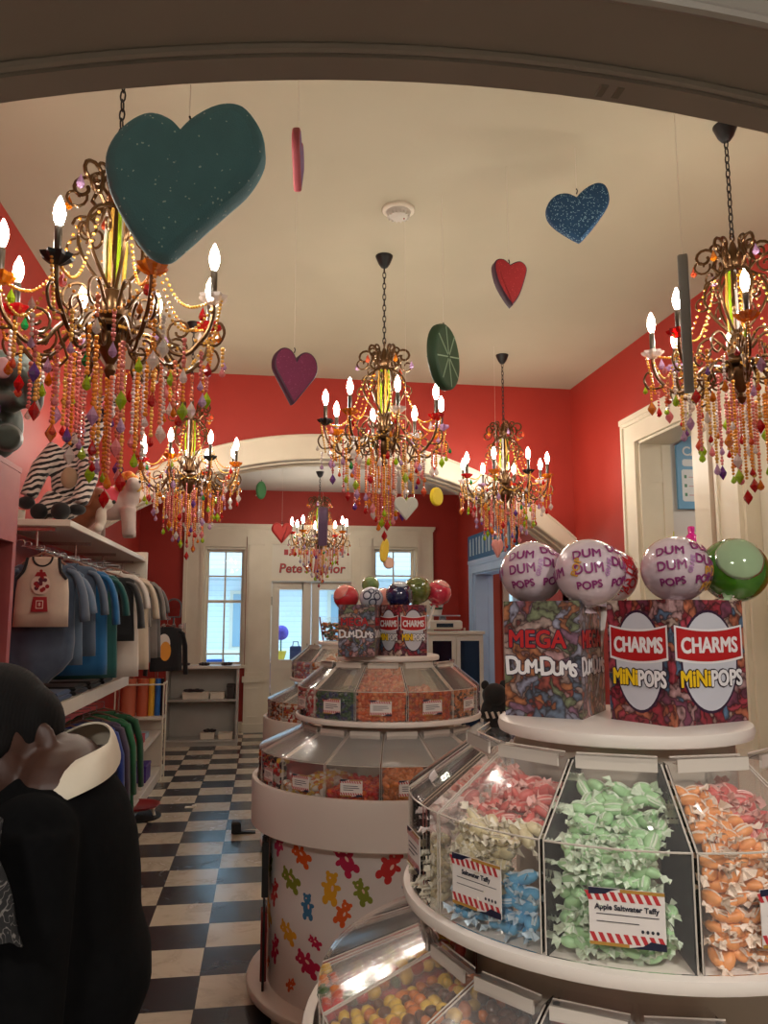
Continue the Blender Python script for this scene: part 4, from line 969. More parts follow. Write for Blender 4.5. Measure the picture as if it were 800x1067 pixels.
INK = mat('print_dark', rgb(40, 26, 44), .5); PRD = mat('print_red', rgb(176, 22, 26), .45); PWH = mat('print_white', rgb(226, 222, 222), .45); PYE = mat('print_yellow', rgb(232, 190, 20), .45); PGR = mat('print_pale_grey', rgb(196, 196, 204), .45); PPU = mat('print_purple_black', rgb(46, 20, 50), .5)
def carton(label, corner, d1, d2, wd, dp, z, kind, group):
    """corner = nearest bottom corner, d1/d2 = unit directions of its two visible sides"""
    d1, d2 = Vector(d1).normalized(), Vector(d2).normalized(); h = .222
    t = thing('lollipop_carton', label, 'carton', (corner[0] + d1[0] * wd / 2 + d2[0] * dp / 2, corner[1] + d1[1] * wd / 2 + d2[1] * dp / 2, z), 0, group)
    o = Vector((d1[0] * -wd / 2 + d2[0] * -dp / 2, d1[1] * -wd / 2 + d2[1] * -dp / 2, 0))
    F = Matrix(((d1.x, d2.x, 0, o.x), (d1.y, d2.y, 0, o.y), (0, 0, 1, 0), (0, 0, 0, 1)))
    b = B(); th = .004                                         # open-topped board carton
    b.box(0, 0, 0, wd, th, h, 0, F); b.box(0, dp - th, 0, wd, dp, h, 0, F); b.box(0, th, 0, th, dp - th, h, 0, F); b.box(wd - th, th, 0, wd, dp - th, h, 0, F); b.box(th, th, 0, wd - th, dp - th, th, 0, F)
    b.box(th, th, h - .035, wd - th, dp - th, h - .03, 0, F)
    b.build('carton', PC if kind else PD, t, 0)
    def face(x0, y0, ex, w):                                   # printed panel: local u along the side, v up, out of the side
        e = Vector((ex[0], ex[1], 0)); M = frame((x0[0] + e.x * w / 2, x0[1] + e.y * w / 2, 0), e, (0, 0, 1)); return M
    c0 = o
    # side along d1 is read from the corner outwards; side along d2 is read towards the corner
    cross = d1.x * d2.y - d1.y * d2.x
    sides = []
    if cross > 0: sides = [(c0, d1, wd), (c0 + Vector((d2.x, d2.y, 0)) * dp, Vector((-d2.x, -d2.y)), dp)]
    else: sides = [(c0, d2, dp), (c0 + Vector((d1.x, d1.y, 0)) * wd, Vector((-d1.x, -d1.y)), wd)]
    for p0, e, w in sides:
        M = face(p0, 0, e, w); g = B()
        def at(u, v, k=0): return M @ T(u, v, .0006 + k)
        s = w / .165
        if kind == 0:
            g.bold('MEGA', .047, at(-.010 * s, h * .66), 1, .0032, sx=1.0 * s); g.bold('MEGA', .047, at(-.010 * s, h * .66, .0008), 0, .0013, sx=1.0 * s, n=6)
            for u, v, ch, r_, sz in ((-.052, 0, 'D', .06, .05), (-.030, -.004, 'U', -.05, .036), (-.009, -.001, 'M', .03, .036), (.006, -.004, '-', 0, .03), (.024, 0, 'D', .05, .05), (.045, -.004, 'U', -.04, .036), (.064, -.002, 'M', .06, .036), (.08, -.006, 'S', -.06, .034)):
                X = at((u - .012) * s, h * .43 + v) @ Matrix.Rotation(r_, 4, 'Z')
                g.bold(ch, sz, X, 2, .0032, sx=.9 * s); g.bold(ch, sz, X @ T(0, 0, .0009), 3, .0014, sx=.9 * s, n=6)
        else:
            def ring2(rx, rz, k, m): g.add([at(rx * s * cos(q), h * .5 + rz * sin(q), k) @ Vector((0, 0, 0)) for q in [2 * PI * i / 40 for i in range(40)]], [tuple(range(40))], m)
            ring2(.064, .093, 0, 5); ring2(.060, .088, .0004, 4)
            def banner(wx, hz, k, m):
                up = [(-wx + 2 * wx * i / 10, hz + .008 * (2 * i / 10 - 1) ** 2) for i in range(11)]; dn = [(wx - 2 * wx * i / 10, -hz + .008 * (1 - 2 * i / 10) ** 2) for i in range(11)]
                g.add([at(x * s, h * .62 + y, k) @ Vector((0, 0, 0)) for x, y in dn + up], [tuple(range(22))], m)
            banner(.076, .031, .0008, 3); banner(.072, .027, .0012, 0)
            g.bold('CHARMS', .0385, at(0, h * .625, .0016), 3, .0013, sx=.84 * s, n=6)
            g.bold('MiNi', .040, at(-.035 * s, h * .36, .0016), 2, .0034, sx=.84 * s); g.bold('MiNi', .040, at(-.035 * s, h * .36, .0022), 1, .0013, sx=.84 * s, n=6)
            g.bold('POPS', .040, at(.034 * s, h * .355, .0016), 2, .0034, sx=.78 * s); g.bold('POPS', .040, at(.034 * s, h * .355, .0022), 3, .0013, sx=.78 * s, n=6)
        g.build('printed_panel', [PRD, PYE, INK, PWH, PGR, PPU] if kind else [PRD, PPU, PPU, PWH, PGR, PPU], t, 0)
    return t
CG = 'printed lollipop cartons'
carton('carton printed with red and white lettering over mixed sweets, left one on the nearest display', (.594, 1.44), (-.79, .61), (.61, .79), .152, .18, F1, 0, CG)
carton('carton with white ovals and red banners, right one on the nearest display', (.712, 1.318), (.94, .34), (-.43, .90), .195, .14, F1, 1, CG)
carton('carton with red and white lettering, left one on the bear-printed display', (.47, 3.37), (-.95, .30), (.3, .95), .16, .15, M1, 0, CG)
carton('carton with white ovals, right one on the bear-printed display', (.585, 3.42), (.97, .2), (-.6, .8), .13, .13, M1, 1, CG)
# ---- giant lollipops
def lolly(label, c, r, cols, base, texts, seed, cap=None):
    """c = centre of the ball, base = foot of its stick"""
    t = thing('giant_lollipop', label, 'lollipop', base, 0, 'giant lollipops standing in the cartons')
    c = Vector(c) - Vector(base); ax = (c).normalized()
    rr = random.Random(seed); Q = ax.to_track_quat('Z', 'Y').to_matrix()
    b = B(); b.ell(c, (r, r, r * .97), 0, Q, 32, 22); b.build('ball', cols[0], t, 180)
    B().tube([(0, 0, 0), c - ax * r * .9], .0075, 10).build('stick', mat('paper_stick', rgb(222, 214, 204), .6), t)
    b = B()                                                    # gathered wrapper skirt round the stick
    b.lathe([(r * .3, -r * .92), (.013, -r * 1.0), (.012, -r * 1.04), (.022, -r * 1.14)], 20, M=T(*c) @ Q.to_4x4(), wob=lambda a, z: 1 + .16 * cos(7 * a)); b.build('wrapper_skirt', cols[1], t, 60)
    tx = B()
    for s_, lon, lat, rot, size, m in texts:
        d = Vector((sin(lon) * cos(lat), -cos(lon) * cos(lat), sin(lat))); e = Vector((cos(lon), sin(lon), 0)); n_ = d.cross(e)
        ex = e * cos(rot) + n_ * sin(rot); ey = -e * sin(rot) + n_ * cos(rot)
        ey = -ey if ey.dot(n_) * cos(rot) < 0 else ey
        def f(v):
            p = (d * r + ex * v.x + ey * v.y); return c + p.normalized() * (r * .995 + .002 + max(0, v.z))
        [tx.text(s_, size, None, m, .0003, 0, fn=lambda v, q=q: f(Vector((v.x + .0007 * cos(q), v.y + .0007 * sin(q), v.z + .00003 * q)))) for q in (0, 1.57, 3.14, 4.71)]
    if texts: tx.build('wrapper_print', [mat('wrapper_purple', rgb(134, 40, 104), .4), mat('wrapper_red', rgb(176, 30, 40), .4), mat('wrapper_gold', rgb(196, 140, 50), .4), mat('wrapper_lilac', rgb(176, 130, 170), .4), mat('wrapper_navy', rgb(30, 36, 70), .4), mat('wrapper_white', rgb(226, 226, 230), .4)], t, 0)
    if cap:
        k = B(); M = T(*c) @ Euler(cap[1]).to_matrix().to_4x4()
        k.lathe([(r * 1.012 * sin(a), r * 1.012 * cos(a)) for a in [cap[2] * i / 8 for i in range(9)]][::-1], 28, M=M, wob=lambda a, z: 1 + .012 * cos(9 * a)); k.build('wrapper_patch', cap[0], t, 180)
    return t
CEL = mat('wrapper_pinkish_white', rgb(206, 186, 192), .16, coat=1); CEG = noisy('wrapper_green', rgb(44, 96, 18), rgb(70, 128, 28), 12, .12, coat=1); CEW = see_through('wrapper_clear_green', rgb(196, 220, 176), .55, .08)
def dd(q): return [('DUM', -.72 + q, .5, .1, .026, 0), ('DUM', -.66 + q, .05, .1, .027, 0), ('POPS', -.66 + q, -.42, .12, .022, 0), ('DUM', .48 + q, .62, -.25, .025, 0), ('DUM', .45 + q, .18, -.25, .028, 0), ('POPS', .4 + q, -.3, .2, .023, 0), ('GRAPE', -.1 + q, .1, 1.3, .012, 3), ('GRAPE', 1.05 + q, -.1, 1.3, .012, 3), ('DUM', 1.6 + q, .1, .3, .026, 0), ('DUM', -1.8 + q, -.1, .2, .026, 0)]
LB = F1 + .01
lolly('giant lollipop in purple-lettered wrapper, leftmost on the nearest display', (.550, 1.575, 1.668), .066, (CEL, CEL), (.575, 1.575, LB), dd(0), 1)
lolly('giant lollipop in purple-lettered wrapper, second from left, in front on the nearest display', (.632, 1.475, 1.663), .068, (CEL, CEL), (.61, 1.53, LB), [(a, b_ + .15, c_, d_, e_, f_) for a, b_, c_, d_, e_, f_ in dd(.1)] + [('POP', -.75, .1, 1.3, .02, 2)], 2)
lolly('giant lollipop with red lettering, peeking out behind the second one', (.718, 1.575, 1.662), .06, (CEL, CEL), (.665, 1.57, LB), [('MYSTERY', .3, .0, 1.1, .03, 1), ('POPS', .55, -.2, 1.1, .03, 1), ('DUM', 0, .4, .2, .03, 1), ('DUM', .4, .5, .2, .03, 1)], 3)
lolly('giant lollipop with purple and gold lettering, second from right on the nearest display', (.815, 1.475, 1.671), .068, (CEL, CEL), (.785, 1.44, LB), dd(.05)[:8] + [('POP', .75, -.1, .1, .03, 2), ('POP', .8, -.55, .1, .03, 2)], 4)
lolly('giant green lollipop in clear wrapper, rightmost on the nearest display', (.945, 1.48, 1.67), .067, (CEG, CEW), (.82, 1.43, LB), [], 5, (CEW, (rad(60), rad(-35), 0), .75))
LM = M1 + .01
def shiny(n, a, b_): return noisy('wrapper_' + n, a, b_, 14, .14, coat=1)
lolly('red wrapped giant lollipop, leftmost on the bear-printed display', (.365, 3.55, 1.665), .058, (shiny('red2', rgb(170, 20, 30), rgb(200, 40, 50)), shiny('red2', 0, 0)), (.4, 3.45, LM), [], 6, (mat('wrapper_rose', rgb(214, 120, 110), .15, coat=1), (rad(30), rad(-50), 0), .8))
lolly('white giant lollipop with navy spots on the bear-printed display', (.472, 3.50, 1.66), .053, (shiny('silver', rgb(170, 174, 190), rgb(206, 208, 216)), shiny('silver', 0, 0)), (.45, 3.46, LM), [('O', -.5, .2, .2, .06, 4), ('O', .4, .1, .5, .05, 4), ('O', .0, -.4, .2, .05, 4), ('Oo', .1, .6, .1, .04, 4)], 7)
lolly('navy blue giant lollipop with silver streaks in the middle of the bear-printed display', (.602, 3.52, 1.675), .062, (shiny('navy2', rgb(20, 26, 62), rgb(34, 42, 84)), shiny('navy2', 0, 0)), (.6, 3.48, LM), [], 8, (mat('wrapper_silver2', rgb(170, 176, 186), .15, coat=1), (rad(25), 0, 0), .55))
lolly('olive green giant lollipop right of the navy one', (.70, 3.60, 1.70), .066, (shiny('olive', rgb(70, 84, 36), rgb(120, 130, 64)), shiny('olive', 0, 0)), (.66, 3.53, LM), [], 9)
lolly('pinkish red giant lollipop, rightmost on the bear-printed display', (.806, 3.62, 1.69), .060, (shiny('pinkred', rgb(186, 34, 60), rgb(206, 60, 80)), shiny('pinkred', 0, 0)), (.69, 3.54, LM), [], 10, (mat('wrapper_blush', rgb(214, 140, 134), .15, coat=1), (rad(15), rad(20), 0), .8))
lolly('small green giant lollipop behind the spotted one', (.50, 3.74, 1.73), .042, (shiny('green3', rgb(70, 110, 60), rgb(130, 150, 90)), shiny('green3', 0, 0)), (.5, 3.62, LM), [], 11)
lolly('peach giant lollipop behind, between the spotted and navy ones', (.555, 3.7, 1.665), .05, (shiny('peach3', rgb(206, 130, 120), rgb(214, 150, 140)), shiny('peach3', 0, 0)), (.55, 3.65, LM), [], 12)
# ================================================================== LEFT WALL: SHELF, RAIL AND CLOTHES
SHELFW = noisy('shelf_white', rgb(206, 198, 184), rgb(216, 208, 194), 4, .4)
ws = thing('garment_shelf', 'long white wall shelf with a hanging rail, along the left wall', 'shelf', (-1.38, 4.22, 1.0))
b = B(); b.bbox(0, 0, 1.04, .385, 2.64, 1.075, .004); b.build('top_board', SHELFW, ws)
b = B(); b.bbox(0, 2.62, .78, .40, 2.66, 1.12, .004); b.build('end_panel', SHELFW, ws)
b = B(); b.bbox(0, -.3, .1, .385, 2.0, .135, .004); b.bbox(.372, -.3, .075, .39, 2.0, .15, .003); b.build('lower_board', SHELFW, ws)
b = B(); b.tube([(.21, .02, .93), (.21, 2.6, .93)], .011, 10); b.build('hanging_rail', STEEL, ws)
b = B(); b.tube([(.21, .1, .0), (.21, 2.0, .0)], .012, 10); b.build('lower_rail', mat('wood_rod', rgb(120, 86, 60), .5), ws)
for y in (.05, .9, 1.75, 2.55):
    b = B(); b.box(0, y, .86, .012, y + .02, 1.04); b.box(.012, y, 1.02, .30, y + .02, 1.04); b.tube([(.21, y + .01, .92), (.21, y + .01, 1.03)], .006, 6); b.build('bracket', STEEL, ws)
for y in (.15, 1.9):
    b = B(); b.box(0, y, -.05, .012, y + .02, .1); b.tube([(.21, y + .01, .0), (.21, y + .01, .11)], .006, 6); b.build('bracket', STEEL, ws)
b = B(); b.box(.0, -.02, -.95, .03, .02, 1.04); b.build('upright', STEEL, ws, 0)
RX, RZ = -1.17, 1.93
def fabric(n, c, c2=None):
    if 'cloth_' + n in MATS: return MATS['cloth_' + n]
    return noisy('cloth_' + n, c, c2 or tuple(q * .8 for q in c[:3]) + (1,), 9, .85, .12, .004, sheen=.2)
def garment(name, label, cat, y, cm, hw=.15, h=.42, sl=.16, kind='tee', dx=0, zt=1.84, group='clothes on the upper rail', rx=RX, rz=RZ, yaw=0, extra=None, seed=1, hanger=True):
    r = random.Random(seed); g = thing(name, label, cat, (rx + dx, y, zt - h), yaw, group)
    b = B(); ph = r.uniform(0, 6)
    prof = [(.0, .35, .022), (.025, .42, .03), (.035, .80, .028), (.07, .96, .03), (.14, .97, .034), (.3, .96, .036), (.5, .97, .038), (.7, 1.0, .04), (.88, 1.03, .042), (1.0, 1.04, .04)]
    if kind == 'tank': prof = [(.0, .5, .02), (.03, .62, .022), (.08, .66, .024), (.2, .7, .028), (.3, .92, .03), (.5, .98, .03), (.75, 1.0, .032), (1, 1.02, .032)]
    if kind == 'onesie': prof = prof[:6] + [(.5, .98, .05), (.66, 1.02, .06), (.8, .98, .06), (.9, .7, .055), (.96, .42, .05), (1.0, .3, .04)]
    n = 28; vs = []
    for t, w_, th in prof:
        for i in range(n):
            a = 2 * PI * i / n; c_, s_ = cos(a), sin(a)
            fold = 1 + (.22 * t) * cos(5 * a + ph) + .12 * t * cos(9 * a + 2 * ph)
            vs.append((hw * w_ * (abs(c_) ** .7) * (1 if c_ > 0 else -1), th * s_ * fold, h - t * h))
    fs = [(k * n + i, k * n + (i + 1) % n, (k + 1) * n + (i + 1) % n, (k + 1) * n + i)[::-1] for k in range(len(prof) - 1) for i in range(n)]
    fs += [tuple(range(n)), tuple((len(prof) - 1) * n + i for i in range(n))[::-1]]
    b.add(vs, fs, 0)
    if sl and kind != 'tank':
        for s in (-1, 1):
            p = smooth([(s * hw * .70, 0, h - .05), (s * hw * .96, 0, h - .072), (s * (hw + .03), 0, h - .10 - sl * .35), (s * (hw + .045), .004, h - .10 - sl)], 3)
            b.tube(p, [.04 + .016 * q / (len(p) - 1) for q in range(len(p))], 12, 0, None, .4) if sl < .25 else b.tube([p[0], p[3]] + [(s * (hw + .03), 0, h - .2), (s * (hw + .05), .005, h - .1 - sl)], [.042, .05, .048, .04], 12, 0, None, .5)
    b.build('cloth', cm, g, 180)
    nk = B(); nk.tube([(hw * .36 * cos(a), -.024 + .0 * a, h - .0 - .045 * abs(sin(a)) * (1 if sin(a) > 0 else .2)) for a in [PI * i / 10 for i in range(11)]], .005, 6); nk.build('neckband', extra[0] if extra else cm, g)
    if kind == 'tank':
        for s in (-1, 1):
            k = B(); k.tube([(s * hw * .58, -.01, h - .005), (s * hw * .64, -.02, h * .85), (s * hw * .7, -.024, h * .78), (s * hw * .92, -.024, h * .68)], .008, 6); k.build('armband', extra[0], g)
    if extra and len(extra) > 1: extra[1](g, h, hw)
    if hanger:
        w = thing('clothes_hanger', 'hanger holding the ' + label.split(',')[0], 'hanger', (rx + dx, y, zt + .0), yaw, 'clothes hangers')
        k = B(); k.tube([(-hw * .8, 0, -.035), (-hw * .4, 0, .0), (0, 0, .022), (hw * .4, 0, .0), (hw * .8, 0, -.035)], .006, 6); k.build('shoulder_bar', mat('hanger_wood', rgb(130, 90, 74), .4), w)
        k = B(); d = rz - zt; k.tube([(0, 0, .02), (0, 0, d - .012)] + [(-dx + .0 + .017 * sin(t) - .017 * 0, 0, d + .0 - .0 + .017 * cos(t) * -1 + .003) for t in [q * PI / 6 for q in range(0, 9)]], .0025, 6); k.build('hook', STEEL, w)
    return g
def gumball(g, h, hw):
    R1 = mat('applique_red', rgb(150, 24, 34), .7); b = B(); F = lambda x, z, k=0: (x * 1.3, -.036 - k, h * .6 + (z - h * .6) * 1.3)
    def poly(p, m, k=0): b.add([F(x, z, k) for x, z in p], [tuple(range(len(p)))], m)
    zc = h * .6
    poly([(-.03, zc - .10), (.03, zc - .10), (.024, zc - .045), (-.024, zc - .045)], 0)
    poly([(.034 * cos(t), zc + .0 + .036 * sin(t)) for t in [2 * PI * i / 20 for i in range(20)]], 2)
    for i in range(14):
        r = random.Random(i); a, q = r.uniform(0, 6.28), r.uniform(0, .026); poly([(q * cos(a) + .008 * cos(t), zc + q * sin(a) + .008 * sin(t)) for t in [2 * PI * k / 8 for k in range(8)]], i % 2, .0006 + i * .0001)
    poly([(-.022, zc + .03), (.022, zc + .03), (.014, zc + .046), (-.014, zc + .046)], 0, .003); poly([(.006 * cos(t), zc + .05 + .006 * sin(t)) for t in [2 * PI * k / 10 for k in range(10)]], 0, .003)
    poly([(-.013, zc - .088), (.013, zc - .088), (.013, zc - .058), (-.013, zc - .058)], 2, .001); poly([(-.010, zc - .085), (.010, zc - .085), (.010, zc - .061), (-.010, zc - .061)], 0, .0016)
    b.text('8', .022, frame((0, -.0385, zc - .095), (1, 0, 0), (0, 0, 1)), 2, .0004, .0006)
    b.build('gumball_machine_applique', [R1, mat('applique_dark', rgb(90, 30, 50), .7), mat('applique_cream', rgb(216, 196, 184), .7)], g, 0)
def blob_print(cols):
    def f(g, h, hw):
        b = B()
        for i, (x, z, rx_, rz_, m) in enumerate(cols): b.add([(x + rx_ * cos(t), -.042 - i * .0005, z * h + rz_ * sin(t)) for t in [2 * PI * k / 18 for k in range(18)]], [tuple(range(18))], m)
        b.build('print', [mat('print_orange2', rgb(226, 150, 50), .7), mat('print_violet2', rgb(70, 56, 130), .7), mat('print_brick2', rgb(176, 60, 50), .7), mat('print_cream2', rgb(222, 214, 204), .7)], g, 0)
    return f
SL = fabric('slate', rgb(78, 92, 112), rgb(58, 70, 90)); TN = fabric('cream', rgb(206, 186, 166), rgb(190, 172, 156)); BT = fabric('black', rgb(22, 22, 26))
garment('tank_top', 'cream toddler tank top with black trim and gumball machine picture, nearest on the rail', 'shirt', 4.02, TN, .125, .335, 0, 'tank', .11, 1.865, extra=(BT, gumball), seed=2)
garment('baby_onesie', 'slate blue baby romper behind the cream tank top', 'romper', 4.13, SL, .16, .60, .2, 'onesie', .085, 1.855, extra=(SL,), seed=3)
cl = [('t_shirt', 'dusty blue short-sleeved tee behind the slate romper', 4.32, fabric('dusty_blue', rgb(84, 104, 128)), .16, .5, .17, 0.08, None),
      ('t_shirt', 'grey-blue tee, third behind the cream tank top', 4.5, fabric('grey_blue', rgb(74, 88, 108)), .165, .5, .17, 0.1, None),
      ('t_shirt', 'bright blue tee between grey-blue and teal ones', 4.68, fabric('bright_blue', rgb(22, 96, 150)), .17, .6, .17, 0.125, None),
      ('t_shirt', 'deep teal green tee behind the bright blue one', 4.86, fabric('teal', rgb(20, 84, 82)), .17, .62, .17, 0.15, None),
      ('t_shirt', 'black tee with white badges behind the teal one', 5.06, fabric('black'  , rgb(22, 22, 26)), .18, .40, .19, 0.2, blob_print([(-.07, .62, .035, .045, 3), (-.02, .34, .035, .05, 3)])),
      ('t_shirt', 'white tee with big orange, brick and violet print', 5.2, fabric('white', rgb(206, 196, 186), rgb(190, 180, 172)), .19, .66, .17, 0.2, blob_print([(-.04, .62, .08, .09, 0), (-.03, .48, .09, .07, 2), (-.06, .36, .1, .09, 1), (-.10, .27, .05, .04, 3)])),
      ('t_shirt', 'cream long tee behind the printed white one', 5.42, fabric('ecru', rgb(200, 184, 164), rgb(186, 170, 150)), .2, .62, .18, 0.22, None),
      ('t_shirt', 'pale grey tee, first of the grey ones', 5.7, fabric('grey_a', rgb(128, 122, 116)), .17, .58, .18, 0.16, None),
      ('t_shirt', 'mid grey tee, second of the grey ones', 6.0, fabric('grey_b', rgb(112, 108, 104)), .18, .58, .18, 0.17, None),
      ('t_shirt', 'grey hooded tee, third of the grey ones', 6.3, fabric('grey_c', rgb(120, 112, 106)), .18, .6, .18, 0.18, None),
      ('t_shirt', 'dark grey tee at the far end of the rail', 6.6, fabric('grey_d', rgb(96, 92, 90)), .18, .6, .18, 0.17, None)]
for i, (nm, lab, y, cm, hw, h, sl, dx, pr) in enumerate(cl):
    garment(nm, lab, 'shirt', y, cm, hw, h, sl * (.8 + .5 * ((i * 7) % 5) / 4), 'tee', dx, 1.85 + .012 * ((i * 3) % 4 - 1.5), yaw=.02 + .09 * ((i * 5) % 4), extra=(cm, pr) if pr else (cm,), seed=10 + i)
for i, (lab, y, c, hw, h) in enumerate((('dark grey fleece jacket on the lower rail, nearest', 4.45, rgb(70, 66, 64), .19, .5), ('grey fleece jacket on the lower rail', 4.75, rgb(96, 90, 86), .19, .52), ('light grey jacket on the lower rail', 5.0, rgb(112, 106, 100), .19, .5), ('royal blue jacket on the lower rail', 5.25, rgb(26, 54, 140), .2, .52), ('plum grey jacket between the blue and green ones', 5.45, rgb(74, 62, 84), .2, .54), ('bright green jacket on the lower rail', 5.65, rgb(34, 104, 62), .21, .66), ('dark green jacket, last on the lower rail', 5.9, rgb(26, 84, 50), .22, .74))):
    garment('jacket', lab, 'jacket', y, fabric('jacket%d' % i, c), hw, h, .42, 'tee', .05 + .02 * (i > 2), .92, 'jackets on the lower rail', RX, 1.0, .1, extra=(fabric('jacket%d' % i, c),), seed=30 + i)
for i, (lab, y, c) in enumerate((('folded dark blue tee on the lower shelf board', 4.35, rgb(40, 70, 110)), ('folded black tee on the lower shelf board', 4.75, rgb(24, 24, 28)), ('folded charcoal tee on the lower shelf board', 5.15, rgb(48, 46, 46)), ('folded off-black tee at the far end of the lower shelf board', 5.55, rgb(32, 30, 32)))):
    b = B(); b.bbox(-1.33, y, 1.136, -1.04, y + .3, 1.16, .008); b.bbox(-1.325, y + .005, 1.16, -1.045, y + .295, 1.185, .01); tag(b.build('folded_shirt', fabric('folded%d' % i, c)), lab, 'shirt', 'folded tees on the lower shelf')
# ---- tall red shelf unit at the very left
rs = thing('red_shelf_unit', 'tall red shelf unit cut off by the left edge, elephant toy on top', 'shelf', (-1.385, 2.16, 0))
RW = noisy('red_cabinet_paint', rgb(150, 62, 62), rgb(168, 84, 80), 6, .5)
b = B(); b.box(0, 1.02, 0, .43, 1.06, 2.135); b.box(0, 0, 0, .43, .04, 2.135); b.box(0, .04, 0, .02, 1.02, 2.135); b.build('side_panel', RW, rs, 0)
b = B(); b.box(0, 0, 2.135, .435, 1.06, 2.155); b.box(.41, .04, 1.86, .433, 1.02, 2.135); b.build('fascia', RW, rs, 0)
for z in (.1, .7, 1.3): B().box(.02, .04, z, .41, 1.02, z + .025).build('shelf_board', RW, rs, 0)
for i, (z, lab) in enumerate(((.125, 'stack of black folded hoodies, bottom of the red unit'), (.725, 'stack of black folded hoodies, middle of the red unit'), (1.325, 'stack of black folded hoodies, top of the red unit'))):
    t_ = thing('folded_hoodie', lab, 'clothes', (-1.19, 2.95, z), 0, 'folded hoodies in the red unit')
    for k in range(4): B().bbox(-.15, -.22, k * .085 + .001, .15, .22, k * .085 + .083, .02).build('fold', BT, t_)
# ---- plush animals
EYE = mat('glossy_black', rgb(10, 10, 12), .08, coat=1)
ZB = mat('zebra_plush', (1, 1, 1, 1), .9, sheen=.4); n = N(ZB)
wv = n.n('ShaderNodeTexWave', Scale=11, Distortion=5, bands_direction='Z'); wv.inputs['Detail Scale'].default_value = 1.2; n.l(n.coord('Object', rot=(0, .35, 0)), wv.inputs['Vector'])
n.l(n.ramp(wv.outputs['Fac'], [(.42, rgb(24, 20, 22)), (.5, rgb(214, 200, 190))]), n.bsdf.inputs['Base Color'])
PLB = fabric('plush_black', rgb(20, 18, 20))
z = thing('plush_zebra', 'black and white striped plush zebra sitting on the white shelf', 'plush toy', (-1.06, 4.47, 2.076))
b = B()
b.ell((-.01, .03, .25), (.105, .09, .16)); b.ell((.015, .03, .40), (.085, .075, .10)); b.tube([(.03, .02, .42), (.09, .02, .55), (.15, .0, .64)], [.085, .07, .06], 12)
b.ell((.17, -.04, .65), (.062, .085, .062), 0, Euler((rad(-28), 0, rad(20))).to_matrix()); b.ell((.19, -.11, .61), (.042, .05, .038))
b.tube([(-.07, -.02, .42), (-.15, -.05, .3), (-.2, -.07, .14)], [.058, .052, .045], 12); b.tube([(.09, -.03, .38), (.11, -.1, .24), (.075, -.13, .1)], [.06, .052, .045], 12)
b.tube([(-.06, -.04, .14), (-.10, -.09, .06), (-.12, -.11, .05)], [.065, .056, .05], 12); b.tube([(.03, -.05, .1), (.01, -.12, .06), (.0, -.15, .05)], [.06, .055, .05], 12)
for s in (-.045, .05): b.ell((.155 + s, .02, .72), (.02, .012, .04), 0, Euler((0, s * 6, 0)).to_matrix())
b.skin('body', ZB, z, .012, 4)
for p, r_ in (((-.205, -.075, .105), (.045, .045, .035)), ((.07, -.14, .066), (.045, .045, .03)), ((-.122, -.135, .052), (.045, .035, .045)), ((-.002, -.185, .05), (.05, .04, .048))): B().ell(p, r_).build('hoof', PLB, z, 180)
B().ell((-.0, -.052, .25), (.045, .02, .06)).build('belly_patch', fabric('tan_plush', rgb(176, 150, 120)), z, 180)
B().ell((.2, -.145, .605), (.032, .025, .028)).build('muzzle', PLB, z, 180)
b = B()
for i in range(9): b.ell((.1 + .01 * i, .05 - .004 * i, .52 + .025 * i), (.012, .03, .03), 0, None, 8, 6)
b.build('mane', PLB, z, 180)
for s in (-.045, .05): B().ell((.17 + s, -.105, .665), .011).build('eye', EYE, z, 180)
BRN = fabric('plush_brown', rgb(136, 76, 44), rgb(112, 60, 34)); PWHT = fabric('plush_white', rgb(214, 200, 186), rgb(196, 182, 168))
d = thing('plush_dog', 'brown and white plush dog on the shelf beside the zebra', 'plush toy', (-1.06, 4.92, 2.076))
b = B(); b.ell((-.07, .02, .13), (.13, .095, .12)); b.ell((.045, -.02, .2), (.085, .08, .08)); b.ell((-.02, 0, .15), (.1, .08, .09)); b.skin('body', BRN, d, .012, 4)
b = B(); b.ell((.115, -.05, .175), (.042, .036, .032)); b.ell((.085, -.05, .09), (.034, .036, .075)); b.ell((.075, -.075, .025), (.03, .05, .024)); b.skin('chest', PWHT, d, .01, 4)
B().ell((.012, -.09, .2), (.032, .018, .06), 0, Euler((0, .5, 0)).to_matrix()).build('ear', BRN, d, 180)
B().ell((.085, -.095, .215), .012).build('eye', EYE, d, 180); B().ell((.157, -.06, .185), .012).build('nose', EYE, d, 180)
u = thing('plush_pony', 'pale plush pony with pink blanket and orange mane, behind the dog', 'plush toy', (-1.0, 5.4, 2.076))
GW = fabric('plush_grey_white', rgb(190, 172, 164), rgb(170, 152, 146))
b = B(); b.ell((-.02, .03, .24), (.15, .1, .1)); b.tube([(.09, 0, .26), (.12, -.03, .36)], [.07, .055], 12); b.ell((.13, -.07, .37), (.05, .08, .05))
for p in ((.1, -.05), (.08, .09), (-.12, -.04), (-.12, .09)): b.tube([(p[0], p[1], .22), (p[0] + .01, p[1], .03)], [.05, .045], 12)
b.skin('body', GW, u, .012, 4)
b = B(); b.lathe([(.118 * sin(a), .0 + .125 * cos(a)) for a in [PI * .5 * i / 8 for i in range(9)]][::-1], 24, M=T(-.06, .02, .25) @ Matrix.Diagonal((1.05, .95, 1, 1))); b.build('blanket', fabric('hot_pink', rgb(226, 84, 104)), u, 180)
b = B(); r = random.Random(2)
for i in range(16): t = i / 15; b.ell((.03 + .12 * t, -.02 - .04 * t, .36 + .07 * sin(PI * t)), (.03, .022, .04), i % 2, Euler((r.uniform(-.6, .6), r.uniform(-.6, .6), 0)).to_matrix(), 10, 7)
b.build('mane', [fabric('orange_mane', rgb(230, 120, 50)), fabric('yellow_mane', rgb(226, 176, 70))], u, 180)
